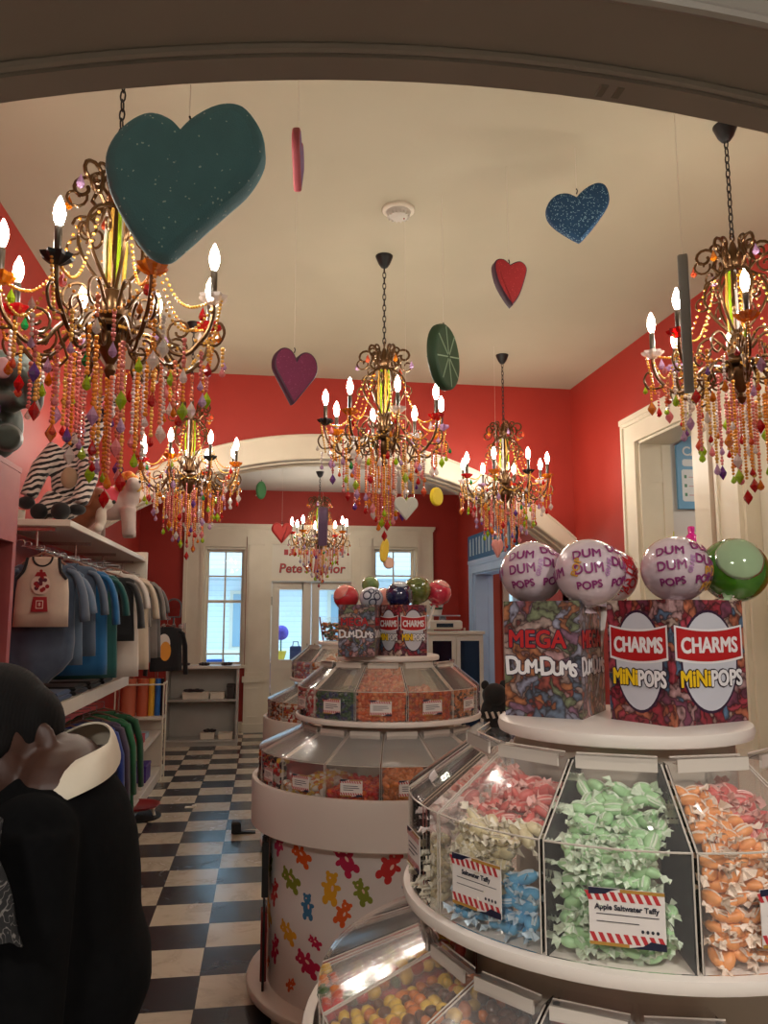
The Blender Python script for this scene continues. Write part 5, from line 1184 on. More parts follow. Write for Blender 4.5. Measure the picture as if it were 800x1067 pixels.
for s in (-1, 1): B().ell((.13 + s * .042, -.1, .385), .011).build('eye', EYE, u, 180)
e = thing('plush_elephant', 'dark green-grey plush elephant on the red unit at the left edge', 'plush toy', (-.985, 2.99, 2.156))
EG = noisy('elephant_plush', rgb(40, 52, 46), rgb(62, 76, 68), 8, .45, sheen=.3)
b = B(); b.ell((-.01, .03, .12), (.1, .09, .13)); b.ell((.0, -.02, .31), (.09, .085, .085)); b.tube([(.06, -.06, .3), (.12, -.08, .285), (.155, -.08, .24), (.16, -.08, .18), (.15, -.085, .155)], [.05, .042, .034, .028, .024], 12)
b.tube([(.03, -.03, .2), (.08, -.07, .185), (.115, -.09, .19)], [.045, .038, .03], 12); b.tube([(-.08, -.03, .2), (-.1, -.09, .17)], [.045, .035], 12)
for s in (-.05, .06): b.tube([(s, -.04, .06), (s + .02, -.12, .045)], [.055, .045], 12)
b.skin('body', EG, e, .011, 4)
for s in (-1, 1): B().ell((s * .085 - .01, .01, .32), (.055, .018, .08), 0, Euler((0, 0, s * .5)).to_matrix()).build('ear', EG, e, 180)
B().ell((.055, -.09, .335), .013).build('eye', EYE, e, 180); B().ell((.05, -.108, .30), (.035, .012, .04)).build('cheek_patch', fabric('pinkish_patch', rgb(150, 110, 110)), e, 180)
B().ell((-.0, -.105, .15), (.05, .035, .045)).build('bow', fabric('purple_plush', rgb(84, 30, 110)), e, 180)
cup = B().lathe([(.022, 0), (.026, .07), (.024, .07), (.021, .005), (0, .005)], 18, M=T(-1.30, 4.42, 2.076)); tag(cup.build('paper_cup', WHITE), 'small white cup on the shelf left of the zebra', 'cup')
# ================================================================== FAR LEFT FITTINGS
# plinth with upright side and odds and ends
pl = thing('display_plinth', 'low white display plinth on the floor past the jackets', 'plinth', (-1.2, 7.55, 0))
B().bbox(-.2, -.85, 0, .22, .95, .1, .006).build('base', SHELFW, pl); B().bbox(-.2, .85, .1, .2, .9, .62, .004).build('side_panel', SHELFW, pl)
B().bbox(-.2, -.3, .42, .2, .85, .45, .004).build('shelf_board', SHELFW, pl)
for s in (-.18, .17): B().bbox(s, -.29, .1, s + .02, -.27, .42, .002).build('post', SHELFW, pl)
def bx_item(nm, lab, cat, x0, y0, z0, x1, y1, z1, m, lid=None, bev=.004, group=None):
    t = thing(nm, lab, cat, ((x0 + x1) / 2, (y0 + y1) / 2, z0), 0, group); hx, hy, hz = (x1 - x0) / 2, (y1 - y0) / 2, z1 - z0
    B().bbox(-hx, -hy, 0, hx, hy, hz * .82, bev).build('base', m, t); B().bbox(-hx - .003, -hy - .003, hz * .82, hx + .003, hy + .003, hz, bev).build('lid', lid or m, t); return t
bx_item('gift_box', 'purple box on the low white plinth', 'box', -1.25, 7.55, .101, -1.02, 7.85, .25, mat('purple_card', rgb(70, 40, 130), .5))
bx_item('gift_box', 'red box on the small shelf over the plinth', 'box', -1.2, 7.4, .451, -1.05, 7.62, .53, mat('red_card', rgb(176, 24, 48), .5))
bx_item('gift_box', 'pale blue box on the small shelf over the plinth', 'box', -1.22, 7.7, .451, -1.06, 7.95, .50, mat('pale_blue_card', rgb(150, 176, 190), .5))
tr = thing('red_tray', 'round red tray on a short white stand on the floor by the jackets', 'tray', (-.98, 6.75, 0))
B().lathe([(0, .08), (.17, .08), (.19, .10), (.18, .10), (.165, .088), (0, .088)], 28).build('dish', mat('red_tray_paint', rgb(150, 40, 44), .35), tr)
for a in (0, 2.1, 4.2): B().tube([(.12 * cos(a), .12 * sin(a), .082), (.15 * cos(a), .15 * sin(a), 0)], .012, 8).build('leg', WHITE, tr)
B().lathe([(.2, 0), (.2, .012), (0, .012)], 24).build('foot_plate', BLK, tr)
# bin rack with rolls
rk = thing('roll_rack', 'narrow white rack holding coloured rolls, past the clothes', 'rack', (-1.2, 8.25, .62))
B().bbox(-.22, -.1, -.04, .24, .12, -.01, .003).build('shelf_board', SHELFW, rk)
b = B(); b.tube([(-.22, -.1, .3), (.24, -.1, .3), (.24, .12, .3), (-.22, .12, .3), (-.22, -.1, .3)], .008, 8); b.build('guard_rail', WHITE, rk)
for sx in (-.22, .24):
    for sy in (-.1, .12): B().tube([(sx, sy, -.62), (sx, sy, .32)], .008, 8).build('post', WHITE, rk)
for lab, x, r_, c in (('salmon orange roll in the white rack', -1.31, .075, rgb(196, 104, 76)), ('brick orange roll in the white rack', -1.175, .055, rgb(186, 90, 60)), ('yellow roll in the white rack', -1.09, .03, rgb(226, 170, 50)), ('blue roll in the white rack', -1.03, .028, rgb(30, 96, 170)), ('black roll in the white rack', -.985, .016, rgb(20, 20, 24))):
    t = thing('paper_roll', lab, 'roll', (x, 8.26, .61), 0, None); B().lathe([(0, 0), (r_, 0), (r_, .36), (r_ * .5, .36), (r_ * .5, .352), (0, .352)], 22).build('roll', mat('roll_' + lab.split(' ')[0], c, .5), t); B().lathe([(r_ * .4, .35), (r_ * .48, .365), (r_ * .4, .365)], 16).build('core', mat('card_core', rgb(150, 120, 90), .7), t)
jk = garment('jacket', 'black jacket with white and yellow front hanging beyond the grey tees', 'jacket', 8.6, fabric('black', 0), .17, .46, .40, 'tee', 0, 1.48, None, -1.0, 1.56, .5, (fabric('black', 0), blob_print([(-.05, .62, .07, .1, 3), (-.03, .45, .06, .1, 0)])), 77)
pr = thing('peg_rail', 'short steel peg rail on the far left wall holding the black jacket', 'rail', (-1.75, 8.6, 1.56)); B().tube([(0, 0, 0), (.78, 0, .0)], .01, 8).build('arm', STEEL, pr); B().bbox(0, -.03, -.05, .012, .03, .05, .003).build('wall_plate', STEEL, pr)
# small glass shelves with a mirror
gs = thing('glass_shelf_stand', 'narrow stand of glass shelves in front of the red far wall', 'shelf', (-1.16, 10.85, 0))
for zz in (.1, 1.16, 1.3, 1.42): B().bbox(-.22, -.12, zz, .12, .12, zz + .012, .002).build('glass_shelf', see_through('shelf_glass', (.8, .88, .86, 1), .12, .03), gs)
for sx in (-.22, .12):
    for sy in (-.12, .12): B().tube([(sx, sy, 0), (sx, sy, 1.5)], .006, 8).build('post', STEEL, gs)
for i, (x, z_, c) in enumerate(((-.15, 1.432, rgb(180, 170, 160)), (-.02, 1.432, rgb(90, 80, 76)), (.07, 1.432, rgb(190, 176, 170)), (-.13, 1.312, rgb(70, 60, 60)), (.0, 1.312, rgb(176, 60, 60)), (.06, 1.172, rgb(200, 190, 180)), (-.1, 1.172, rgb(130, 100, 90)))):
    t = thing('trinket_jar', ('small %s jar on the glass shelf, %s' % (('pale', 'dark', 'cream', 'black', 'red', 'white', 'tan')[i], ('top left', 'top middle', 'top right', 'middle left', 'middle right', 'lower right', 'lower left')[i])), 'jar', (-1.16 + x, 10.83, z_))
    B().lathe([(.022, 0), (.028, .01), (.028, .04), (.018, .05), (0, .05)], 14).build('jar', mat('trinket%d' % i, c, .3), t); B().lathe([(.02, .05), (.02, .062), (0, .062)], 14).build('lid', STEEL, t)
mi = thing('table_mirror', 'round-topped grey table mirror on the glass shelves', 'mirror', (-1.19, 10.9, 1.432))
ol = [(-.085, .14), (.085, .14), (.1, .28)] + [(.1 * cos(a), .30 + .1 * sin(a)) for a in [PI * i / 12 for i in range(13)]][0:] + [(-.1, .28)]
B().prism(ol, -.012, .012, .005, M=XZ).build('frame', mat('mirror_frame', rgb(90, 92, 96), .4), mi); B().prism([(x * .84, .24 + (z_ - .24) * .84) for x, z_ in ol], -.0145, -.012, 0, M=XZ).build('mirror_glass', mat('silvered', (.75, .77, .8, 1), .05, 1), mi)
B().tube([(0, 0, .01), (0, 0, .15)], .012, 10).build('stem', mat('mirror_frame'), mi); B().lathe([(.055, 0), (.05, .012), (0, .014)], 20).build('foot', mat('mirror_frame'), mi)
# open white bookcase under the tall window
bc = thing('bookcase', 'low open white bookcase with two shelves below the tall window', 'bookcase', (-.74, 10.35, 0))
GRY = noisy('bookcase_paint', rgb(170, 166, 158), rgb(182, 178, 170), 3, .45)
for s in (-.44, .415): B().bbox(s, -.17, 0, s + .025, .18, .94, .003).build('side_panel', GRY, bc)
B().bbox(-.46, -.19, .94, .46, .19, .975, .004).build('top_board', SHELFW, bc); B().bbox(-.415, -.16, .54, .415, .165, .565, .003).build('shelf_board', GRY, bc); B().bbox(-.415, -.165, .05, .415, .165, .08, .003).build('shelf_board', GRY, bc)
B().bbox(-.415, .165, .05, .415, .18, .94, .002).build('back_panel', GRY, bc); B().bbox(-.415, -.14, 0, .415, -.12, .05, .002).build('plinth', GRY, bc)
bx_item('white_box', 'long white box on the upper bookcase shelf', 'box', -.98, 10.22, .566, -.66, 10.4, .65, WHITE); bx_item('white_box', 'short white box on the upper bookcase shelf', 'box', -.64, 10.22, .566, -.47, 10.4, .65, WHITE)
bx_item('white_box', 'white box at left on the bottom bookcase shelf', 'box', -.75, 10.22, .081, -.58, 10.4, .16, WHITE); bx_item('white_box', 'white box at right on the bottom bookcase shelf', 'box', -.53, 10.22, .081, -.36, 10.4, .15, WHITE)
bx_item('dark_box', 'dark brown box at right on the upper bookcase shelf', 'box', -.44, 10.25, .566, -.35, 10.42, .74, mat('dark_brown_card', rgb(56, 44, 40), .6))
for i, (x0, x1, y, z_, lab) in enumerate(((-.98, -.72, 10.3, .651, 'dark scarf folded on the long white box'), (-.72, -.56, 10.3, .161, 'dark gloves on the left bottom box'), (-1.08, -.9, 10.3, .976, 'dark glasses case at left on top of the bookcase'), (-.8, -.66, 10.32, .976, 'dark purse on top of the bookcase'), (-.52, -.38, 10.3, .976, 'dark hair clip tray at right on top of the bookcase'))):
    b = B(); r = random.Random(i)
    for k in range(5): b.ell(((x0 + x1) / 2 + (k - 2) * (x1 - x0) / 6, y + r.uniform(-.02, .02), z_ + .018), ((x1 - x0) / 6, .045, .018 + .006 * (k % 2)), 0, Euler((0, 0, r.uniform(-.4, .4))).to_matrix(), 12, 8)
    tag(b.build('folded_cloth', fabric('dark_bits%d' % (i % 2), rgb(44, 34, 36) if i % 2 else rgb(60, 44, 44)), None, 180), lab, 'accessory')
sp = bx_item('black_bin', 'tall black bin standing left of the white bookcase', 'bin', -1.36, 10.1, 0, -1.2, 10.3, .52, BLK)
ds = thing('door_wedge', 'small black rubber door stop lying on the checkered floor', 'door stop', (-.15, 6.15, 0)); B().bbox(-.055, -.04, 0, .015, .04, .085, .012).build('block', BLK, ds); B().prism([(.0, 0), (.12, 0), (.12, .008), (.0, .022)], -.03, .03, .003, M=XZ).build('wedge_tail', BLK, ds)
b = B(); b.bbox(-.62, 6.98, 0, -.55, 7.02, .012, .004); b.bbox(-.565, 6.985, 0, -.53, 7.03, .02, .004); tag(b.build('paper_scrap', WHITE), 'scrap of white paper on the floor by the aisle', 'paper')
# ---- outside the door: a lollipop-shaped topiary on a table, a tote bag
tbx = thing('patio_table', 'white patio table outside the glass door', 'table', (.17, 12.6, -.1)); B().bbox(-.3, -.25, .98, .42, .25, 1.01, .01).build('tabletop', WHITE, tbx)
for sx in (-.26, .38):
    for sy in (-.2, .2): B().tube([(sx, sy, 0), (sx, sy, .98)], .016, 8).build('leg', WHITE, tbx)
tp = thing('potted_topiary', 'violet ball topiary in a yellow pot, seen through the left door pane', 'plant', (.27, 12.5, .91)); B().lathe([(.05, 0), (.085, .13), (.09, .15), (.08, .15), (0, .14)], 20).build('pot', mat('yellow_pot', rgb(220, 200, 70), .5), tp); B().tube([(0, 0, .13), (0, 0, .36)], .01, 8).build('stem', mat('stem_green', rgb(60, 100, 60), .6), tp); B().ell((0, 0, .43), .115, 0, None, 20, 14).build('ball', noisy('violet_flowers', rgb(84, 70, 176), rgb(110, 96, 200), 30, .8, .4), tp, 180)
tg = thing('tote_bag', 'dark navy tote bag on the table outside the door', 'bag', (.50, 12.55, .91)); B().bbox(-.09, -.05, 0, .09, .05, .22, .015).build('bag', mat('navy_canvas', rgb(24, 34, 76), .7), tg)
for s in (-.04, .04): B().tube([(-.05, s, .21), (-.035, s, .29), (.035, s, .29), (.05, s, .21)], .006, 6).build('handle', mat('navy_canvas'), tg)

# ================================================================== RIGHT SIDE
cb = thing('glass_fronted_cabinet', 'white cabinet with dark glass doors against the far right wall', 'cabinet', (2.36, 9.9, 0))
B().bbox(-.3, 0, .08, .42, .42, 1.36, .004).build('carcass', WHITE, cb); B().bbox(-.32, -.03, 1.36, .44, .44, 1.4, .005).build('top_board', WHITE, cb); B().bbox(-.28, .02, 0, .4, .4, .08, .002).build('plinth', WHITE, cb)
for a, c in ((-.295, .055), (.065, .415)):
    k = B()
    for p in ((a, .1, a + .05, 1.34), (c - .05, .1, c, 1.34), (a + .05, .1, c - .05, .16), (a + .05, 1.28, c - .05, 1.34)): k.box(p[0], -.02, p[1], p[2], 0, p[3])
    dd_ = k.build('door', WHITE, cb, 0); B().box(a + .05, -.008, .16, c - .05, -.002, 1.28).build('dark_pane', mat('dark_pane', rgb(18, 24, 40), .08), dd_, 0); B().ell((c - .025 if a < 0 else a + .025, -.03, .75), .012).build('knob', STEEL, dd_, 180)
sc = thing('counter_scale', 'white counter scale on top of the dark-glass cabinet', 'scale', (2.3, 10.1, 1.4))
B().bbox(-.2, -.16, .02, .22, .16, .14, .02).build('housing', WHITE, sc); B().bbox(-.2, -.15, .19, .2, .15, .205, .006).build('pan', mat('pale_steel', rgb(190, 196, 206), .3, .5), sc); B().lathe([(.05, .14), (.04, .19)], 16).build('stem', STEEL, sc); B().bbox(-.12, -.166, .05, .1, -.16, .1, .003).build('display', mat('display_dark', rgb(40, 60, 70), .2), sc)
pt = thing('paper_pail', 'white tub with dark lettering on the counter scale', 'tub', (2.22, 10.1, 1.606)); B().lathe([(.06, 0), (.09, .16), (.095, .16), (.095, .172), (.0, .172)], 24).build('tub', WHITE, pt); B().lathe([(.0765, .07), (.0822, .1)], 24, M=Matrix.Identity(4)).build('printed_band', mat('green_band', rgb(60, 90, 60), .5), pt)
for lab, z_, w in (('small white light switch on the far right wall', 1.30, .08), ('wider white wall plate below the light switch', 1.08, .2)):
    t = thing('switch_plate', lab, 'switch', (XR, 11.02, z_)); B().bbox(-.012, -w / 2, 0, 0, w / 2, .13, .003).build('plate', WHITE, t)
    for k in range(1 if w < .1 else 3): B().bbox(-.02, -.008 + (k - (0 if w < .1 else 1)) * .06, .05, -.012, .008 + (k - (0 if w < .1 else 1)) * .06, .08, .002).build('toggle', WHITE, t)
# blue sign board over the far doorway
sg = thing('blue_sign_board', 'blue sign board with white figures above the far right doorway', 'sign', (XR - .03, 9.55, 2.345))
B().bbox(-.012, -1.05, 0, .012, 1.08, .34, .004).build('board', noisy('sign_blue', rgb(24, 78, 122), rgb(40, 104, 150), 4, .5), sg)
r = random.Random(9)
for i in range(13):
    y = -.95 + i * .155; b = B(); b.bbox(-.016, y, .06, -.012, y + r.uniform(.04, .09), .25, .001); b.ell((-.014, y + .03, .265), (.003, .03, .03), 0, None, 10, 6)
    b.build('painted_figure', mat('sign_pale', rgb(176, 196, 206), .5), sg)
# side room, seen through the nearer doorway
ss = thing('wall_sign', 'blue and white rounded sign on the white side room wall', 'sign', (3.275, 5.585, 2.40))
b = B().prism([(-.145, 0), (.145, 0), (.145, .5), (.10, .60), (.0, .60), (-.145, .5)], -.012, .012, .004, M=XZ); b.build('board', mat('sky_blue_sign', rgb(110, 164, 200), .45), ss)
b = B()
for x0, x1, z0, z1, m in ((-.11, .13, .06, .31, 0), (-.10, .13, .335, .39, 0)): b.prism([(x0 + .012, z0), (x1 - .012, z0), (x1, z0 + .012), (x1, z1 - .012), (x1 - .012, z1), (x0 + .012, z1), (x0, z1 - .012), (x0, z0 + .012)], -.014, -.0125, 0, m, XZ)
b.text('CA', .1, frame((-.03, -.0142, .45), (1, 0, 0), (0, 0, 1)), 0, .001, .002); b.text('DIP', .06, frame((-.05, -.0142, .54), (1, 0, 0), (0, 0, 1)), 0, .001, .001) if 0 else None
for k in range(3): b.box(-.09, -.0155, .10 + k * .07, -.07, -.0142, .125 + k * .07, 1); b.box(-.055, -.0155, .105 + k * .07, .10, -.0142, .112 + k * .07, 2)
b.build('lettering', [mat('sign_white', rgb(226, 228, 226), .5), mat('sign_green', rgb(90, 140, 110), .5), mat('sign_pink', rgb(210, 170, 170), .5)], ss, 0)
sf = thing('wall_shelf', 'small white wall shelf inside the side room', 'shelf', (3.14, 5.47, 2.02)); B().bbox(-.22, -.10, 0, .25, .10, .02, .003).build('board', WHITE, sf)
for s in (-.12, .16): B().prism([(0, 0), (.1, 0), (0, -.1)], s, s + .015, 0, M=Matrix(((0, 0, 1, 0), (-1, 0, 0, .10), (0, 1, 0, 0), (0, 0, 0, 1)))).build('bracket', WHITE, sf, 0)
HP = mat('hot_pink_plastic', rgb(232, 24, 150), .25, coat=.6)
bt = thing('pink_bottle', 'hot pink bottle below the blue sign in the side room', 'bottle', (3.15, 5.45, 2.041)); B().lathe([(0, 0), (.042, 0), (.046, .02), (.046, .12), (.03, .15), (.022, .155)], 20).build('bottle', HP, bt); B().lathe([(.024, .155), (.026, .2), (.02, .21), (0, .21)], 16).build('cap', HP, bt)
yc_ = thing('yellow_cup', 'small yellow cup on the side room shelf', 'cup', (2.99, 5.45, 2.041)); B().lathe([(.02, 0), (.028, .13), (.026, .13), (.019, .005), (0, .005)], 16).build('cup', mat('lime_yellow', rgb(210, 214, 40), .4), yc_); B().tube([(.01, 0, .02), (.02, 0, .17)], .004, 6).build('straw', mat('lime_yellow'), yc_)
wb = thing('white_carton', 'white carton hanging under the blue sign by the pink bottle', 'box', (3.27, 5.5, 2.041)); B().bbox(-.04, -.04, 0, .04, .04, .17, .004).build('carton', WHITE, wb); B().bbox(-.042, -.042, .17, .042, .042, .18, .003).build('lid', WHITE, wb)
lp = thing('fill_ceiling_light', 'flat round fill light added inside the white side room', 'ceiling light', (4.1, 4.6, 3.1))  # unseen lamp, added to brighten the side room
B().lathe([(0, -.05), (.17, -.04), (.2, 0)], 28).build('diffuser', mat('lit_side_diffuser', (1, 1, 1, 1), .5, emit=(1, .95, .88, 1), estr=26), lp); B().lathe([(.2, -.015), (.22, -.012), (.22, 0)], 28).build('rim', WHITE, lp)
l2 = dup(lp, (4.6, 9.4, 3.0), 0, 'flat round fill light added in the room behind the far right doorway')  # copy of the added lamp, brightens the room beyond the far doorway
# black and white striped soft toy on a plinth, behind the nearest display
pe = thing('side_table', 'small white side table behind the nearest display', 'table', (1.93, 6.6, 0)); B().bbox(-.18, -.18, .52, .18, .18, .55, .01).build('tabletop', WHITE, pe)
for sx in (-.14, .14):
    for sy in (-.14, .14): B().tube([(sx, sy, .52), (sx, sy, 0)], .015, 8).build('leg', WHITE, pe)
st = thing('plush_toy', 'black soft toy with white stripes left of the nearest display cartons', 'plush toy', (1.93, 6.55, .55))
b = B(); b.ell((0, 0, .16), (.1, .09, .16)); b.ell((.0, -.01, .38), (.11, .1, .1)); b.tube([(-.07, -.02, .3), (-.12, -.06, .2)], [.045, .035], 12); b.tube([(.07, -.02, .3), (.12, -.06, .2)], [.045, .035], 12)
for s in (-.05, .05): b.tube([(s, -.03, .06), (s * 1.4, -.12, .04)], [.045, .04], 12)
b.skin('body', PLB, st, .012, 4)
b = B()
for i in range(5): b.tube([(-.1 + .05 * i, -.075 - .02 * (1 - abs(i - 2) / 2), .25), (-.085 + .05 * i, -.09 - .02 * (1 - abs(i - 2) / 2), .2)], .012, 8)
b.build('stripe', PWHT, st)
for s in (-1, 1): B().ell((s * .08, 0, .46), (.035, .02, .04)).build('ear', PLB, st, 180)
# dark wire holder with a red strip beside the printed drum
hw_ = thing('bag_holder', 'black bag holder with a red scoop hanging at the left of the printed drum', 'bag holder', (.024, 3.5, .075))
b = B(); b.tube([(.0, -.05, 0), (-.0, -.05, .60)], .005, 6); b.tube([(.0, .04, 0), (.0, .04, .60)], .005, 6); b.build('wire_frame', BLK, hw_); B().bbox(-.012, -.06, .36, .016, .05, .58, .004).build('bag_block', BLK, hw_); B().bbox(-.012, -.045, .03, .014, .03, .3, .006).build('red_scoop', mat('dark_red_plastic', rgb(120, 20, 26), .4), hw_)
# ================================================================== THE SHOPPER
PX, PY = -.345, 1.5
per = thing('person', 'person in black sweater with wide white collar, head bowed, at lower left', 'person', (PX, PY, 0))
SKN = noisy('brown_skin', rgb(58, 34, 25), rgb(68, 41, 30), 20, .5)
hu, hf = Vector((-.66, 0, .75)).normalized(), Vector((-.75, 0, -.66)).normalized(); hl = hu.cross(hf)
hc = Vector((-.46 - PX, 1.465 - PY, 1.38))
HM = Matrix(((hf.x, hl.x, hu.x, hc.x), (hf.y, hl.y, hu.y, hc.y), (hf.z, hl.z, hu.z, hc.z), (0, 0, 0, 1))) @ Matrix.Rotation(.8, 4, 'Z')
b = B()
b.ell((0, 0, 0), (.097, .075, .09), 0, None, 24, 16, HM); b.ell((.042, 0, -.055), (.056, .060, .074), 0, None, 20, 14, HM); b.ell((.036, 0, -.1), (.046, .05, .036), 0, None, 20, 12, HM)
b.ell((.072, 0, -.122), (.022, .024, .018), 0, None, 16, 10, HM); b.ell((.088, 0, -.005), (.012, .05, .012), 0, None, 16, 10, HM)
b.tube([HM @ Vector(p) for p in ((.09, 0, -.015), (.104, 0, -.04), (.114, 0, -.062))], [.008, .011, .015], 10); b.ell((.1, .013, -.064), (.011, .009, .008), 0, None, 10, 8, HM); b.ell((.1, -.013, -.064), (.011, .009, .008), 0, None, 10, 8, HM)
b.ell((.092, 0, -.088), (.013, .023, .007), 0, None, 14, 8, HM); b.ell((.090, 0, -.099), (.013, .021, .008), 0, None, 14, 8, HM)
for s in (-1, 1):
    b.ell((.07, s * .035, -.055), (.03, .024, .026), 0, None, 12, 8, HM)
    b.ell((-.031, s * .070, -.070), (.016, .009, .029), 0, Euler((0, -.25, s * -.45)).to_matrix(), 14, 10, HM); b.ell((-.024, s * .071, -.09), (.009, .007, .011), 0, None, 10, 8, HM)
b.tube([HM @ Vector((-.025, 0, -.05)), (-.02, 0, 1.32), (.005, 0, 1.22)], [.062, .058, .07], 16)
tor = [(.0, 1.28, .08, .14), (.0, 1.2, .10, .16), (.0, 1.1, .10, .15), (.0, 1.0, .10, .145), (.0, .9, .115, .165), (.0, .82, .11, .16)]
for x, z_, rx_, ry_ in tor: b.ell((x, 0, z_), (rx_, ry_, .09), 0, None, 20, 10)
HANDS = []
for s in (-1, 1):
    sh, el_, wr = Vector((.0, s * .17, 1.25)), Vector((.015, s * .225, 1.0)), Vector((-.2, s * .16, .93))
    b.tube([sh, sh.lerp(el_, .5), el_, el_.lerp(wr, .4), wr], [.05, .045, .036, .036, .024], 12)
    hd = (wr - el_).normalized(); sd_ = Vector((0, 0, 1)); pr_ = hd.cross(sd_).normalized()
    pc_ = wr + hd * .05; b.tube([wr, wr + hd * .03, wr + hd * .09], [.024, .034, .034], 10, 0, None, .55)
    for k, (o_, ln) in enumerate(((-.026, .062), (-.009, .074), (.009, .07), (.025, .055))):
        p0 = wr + hd * .075 + sd_ * -o_; p1 = p0 + hd * ln * .5 + pr_ * (.004 * -s); p2 = p1 + hd * ln * .3 - Vector((0, -s * .018, 0)) ; p3 = p2 + hd * ln * .14 - Vector((0, -s * .02, 0))
        b.tube([p0, p1, p2, p3], [.0095, .009, .0085, .007], 8)
    t0 = wr + hd * .03 + sd_ * .026; b.tube([t0, t0 + hd * .025 + sd_ * .022 - Vector((0, -s * .012, 0)), t0 + hd * .055 + sd_ * .03 - Vector((0, -s * .02, 0))], [.012, .0105, .008], 8)
    b.tube([(.01, s * .085, .84), (.0, s * .09, .48), (.015, s * .09, .1), (.012, s * .09, .06)], [.085, .058, .04, .038], 14)
    b.ell((-.05, s * .095, .045), (.12, .042, .034), 0, None, 16, 8)
b.skin('body', SKN, per, .0055, 3)
HAIR = noisy('black_hair', rgb(9, 8, 8), rgb(16, 13, 13), 40, .8, spec=.2); n = N(HAIR)
wv = n.n('ShaderNodeTexWave', Scale=60, Distortion=3, bands_direction='X'); n.l(n.coord('Object'), wv.inputs['Vector']); n.bump(wv.outputs['Fac'], .2, .003)
b = B(); b.ell((-.014, 0, .022), (.108, .088, .092), 0, None, 24, 16, HM); b.ell((-.045, 0, -.02), (.078, .084, .078), 0, None, 22, 14, HM); b.ell((.03, .0, .045), (.07, .074, .06), 0, None, 20, 12, HM)
for s in (-1, 1): b.ell((.042, s * .060, -.004), (.05, .02, .05), 0, None, 14, 10, HM)
b.skin('hair', HAIR, per, .007, 3)
for s in (-1, 1):
    B().ell((.083, s * .031, -.03), (.013, .014, .012), 0, None, 14, 10, HM).build('eye', mat('eye_white', rgb(200, 190, 180), .2), per, 180)
    B().ell((.0935, s * .031, -.033), (.004, .007, .007), 0, None, 12, 8, HM).build('iris', EYE, per, 180)
    B().ell((.08, s * .032, -.02), (.017, .02, .011), 0, None, 14, 10, HM).build('eyelid', SKN, per, 180)
    k = B(); k.tube([HM @ Vector((-.022 + .008 * sin(t), s * .078, -.108 + .008 * cos(t))) for t in [q * PI / 7 for q in range(15)]], .0022, 6); k.ell((-.022, s * .078, -.122), (.004, .004, .008), 0, None, 8, 6, HM); k.build('earring', mat('gold', rgb(214, 160, 70), .2, 1), per)
SWT = noisy('black_sweater', rgb(9, 9, 10), rgb(13, 13, 14), 60, 1, .2, .003, spec=.1)
b = B()
secs = [(.0, .878, .135, .185), (-.004, .9, .15, .2), (-.002, .95, .168, .205), (.0, 1.0, .163, .20), (.0, 1.06, .142, .19), (.0, 1.13, .138, .19), (-.002, 1.2, .13, .19), (-.008, 1.26, .115, .182), (-.012, 1.3, .095, .14), (-.014, 1.325, .075, .095)]
vs = [(cx_ + rx_ * cos(a) * (1 + .012 * cos(6 * a + 9 * z_)), ry_ * sin(a), z_) for cx_, z_, rx_, ry_ in secs for a in [2 * PI * i / 40 for i in range(40)]]
b.add(vs, [(k * 40 + i, k * 40 + (i + 1) % 40, (k + 1) * 40 + (i + 1) % 40, (k + 1) * 40 + i) for k in range(len(secs) - 1) for i in range(40)] + [tuple(range(40))[::-1], tuple((len(secs) - 1) * 40 + i for i in range(40))], 0)
for s in (-1, 1):
    b.ell((-.005, s * .165, 1.235), (.075, .06, .07))
    b.tube([(.0, s * .175, 1.24), (.008, s * .21, 1.12), (.017, s * .23, 1.0), (-.08, s * .2, .965), (-.17, s * .17, .94)], [.07, .066, .062, .058, .046], 14)
b.skin('sweater', SWT, per, .009, 5)
COLR = noisy('white_collar', rgb(206, 194, 172), rgb(216, 204, 184), 12, .7)
b = B(); nn = 44; rows = []
for j in range(6):
    t = j / 5; row = []
    for i in range(nn + 1):
        a = -PI * .86 + 2 * PI * .86 * i / nn                   # open at the front (towards -x)
        pt_ = Vector((.075 * cos(a), -.088 * (1 if sin(a) >= 0 else -1) * abs(sin(a)) ** .7, 1.33 + .032 * cos(a))); sg_ = 1 if sin(a) >= 0 else -1; pb = Vector(((.090 if cos(a) > 0 else .115) * cos(a), -.145 * sg_ * abs(sin(a)) ** .55, 1.284 + .032 * cos(a)))
        p = pt_.lerp(pb, t); p.z += .012 * sin(PI * t) + .05 * max(0, -sin(a)) - .008; row.append(p)
    rows.append(row)
th = .004
vs = [p for r_ in rows for p in r_] + [p - Vector((0, 0, th)) for r_ in rows for p in r_]
W_ = nn + 1; half = 6 * W_; fs = []
for j in range(5):
    for i in range(nn):
        q = (j * W_ + i, j * W_ + i + 1, (j + 1) * W_ + i + 1, (j + 1) * W_ + i); fs.append(q); fs.append(tuple(half + x for x in q[::-1]))
for i in range(nn): fs.append((i + 1, i, half + i, half + i + 1)); fs.append((5 * W_ + i, 5 * W_ + i + 1, half + 5 * W_ + i + 1, half + 5 * W_ + i))
for j in range(5): fs.append((j * W_, (j + 1) * W_, half + (j + 1) * W_, half + j * W_)); fs.append(((j + 1) * W_ + nn, j * W_ + nn, half + j * W_ + nn, half + (j + 1) * W_ + nn))
b.add(vs, fs, 0); b.build('collar', COLR, per, 50)
LAC = mat('black_lace', rgb(18, 17, 18), .8); n = N(LAC)
ms = n.n('ShaderNodeTexNoise', Scale=26, Detail=1, Distortion=2.5); n.l(n.coord('Object'), ms.inputs['Vector'])
n.l(n.ramp(ms.outputs['Fac'], [(.47, rgb(22, 21, 22)), (.5, rgb(120, 114, 110)), (.53, rgb(22, 21, 22))]), n.bsdf.inputs['Base Color'])
b = B(); nx, nz = 10, 16
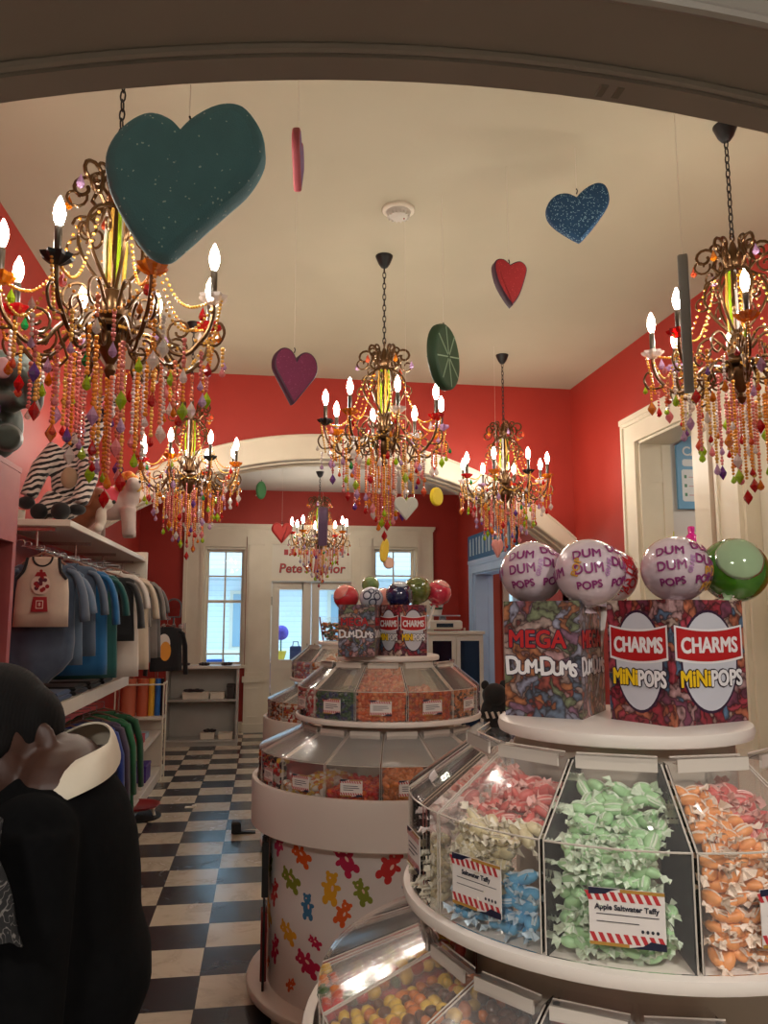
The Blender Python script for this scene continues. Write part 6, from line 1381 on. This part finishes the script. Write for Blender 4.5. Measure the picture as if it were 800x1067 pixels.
vs = [(-.06 + .05 * i / nx + (.05 * i / nx) * j / nz + .035 * j / nz * (1 - i / nx), -.26 - .075 * min(1, (j + 2) / 6) - .006 * sin(i * 1.3 + j * .5), 1.305 - .15 * j / nz - .01 * i / nx) for j in range(nz + 1) for i in range(nx + 1)]
vs += [(x, y + .004, z_) for x, y, z_ in vs]; k = (nx + 1) * (nz + 1); fs = []
for j in range(nz):
    for i in range(nx):
        q = (j * (nx + 1) + i, (j + 1) * (nx + 1) + i, (j + 1) * (nx + 1) + i + 1, j * (nx + 1) + i + 1); fs += [q, tuple(k + x for x in q[::-1])]
b.add(vs, fs, 0); b.build('lace_scarf', LAC, per, 180)
JN = fabric('jeans', rgb(56, 56, 60), rgb(42, 42, 48)); b = B()
b.ell((0, 0, .86), (.135, .18, .1))
for s in (-1, 1): b.tube([(.01, s * .088, .86), (.002, s * .092, .5), (.016, s * .092, .12), (.014, s * .092, .07)], [.1, .075, .062, .062], 16)
b.skin('jeans', JN, per, .01, 4)
for s in (-1, 1):
    k = B(); k.prism([(.075 * cos(a) * (1.0 if cos(a) > 0 else 2.3) - .02, s * .095 + .048 * sin(a)) for a in [2 * PI * i / 28 for i in range(28)]], 0, .03, .006); k.ell((-.055, s * .095, .045), (.125, .046, .042), 0, None, 18, 10); k.ell((.015, s * .095, .07), (.055, .046, .055), 0, None, 16, 10); k.build('shoe', BLK, per, 50)
# ================================================================== FILL LIGHTS ADDED IN THE FRONT ROOM, OUT OF VIEW
fl = thing('fill_ceiling_light', 'round fill light added in the front room, at right behind the photographer', 'ceiling light', (1.1, -.8, 2.95))  # unseen lamp, added as fill for the foreground
B().lathe([(0, -.06), (.12, -.05), (.16, -.02), (.165, 0)], 28).build('diffuser', mat('lit_diffuser', (1, 1, 1, 1), .5, emit=(1, .95, .89, 1), estr=125), fl)
B().lathe([(.16, -.022), (.185, -.02), (.19, 0)], 28).build('rim', WHITE, fl)
f2 = dup(fl, (-.95, -1.0, 2.95), 0, 'round fill light added in the front room, at left behind the photographer')  # second unseen lamp, added to brighten the bins at left
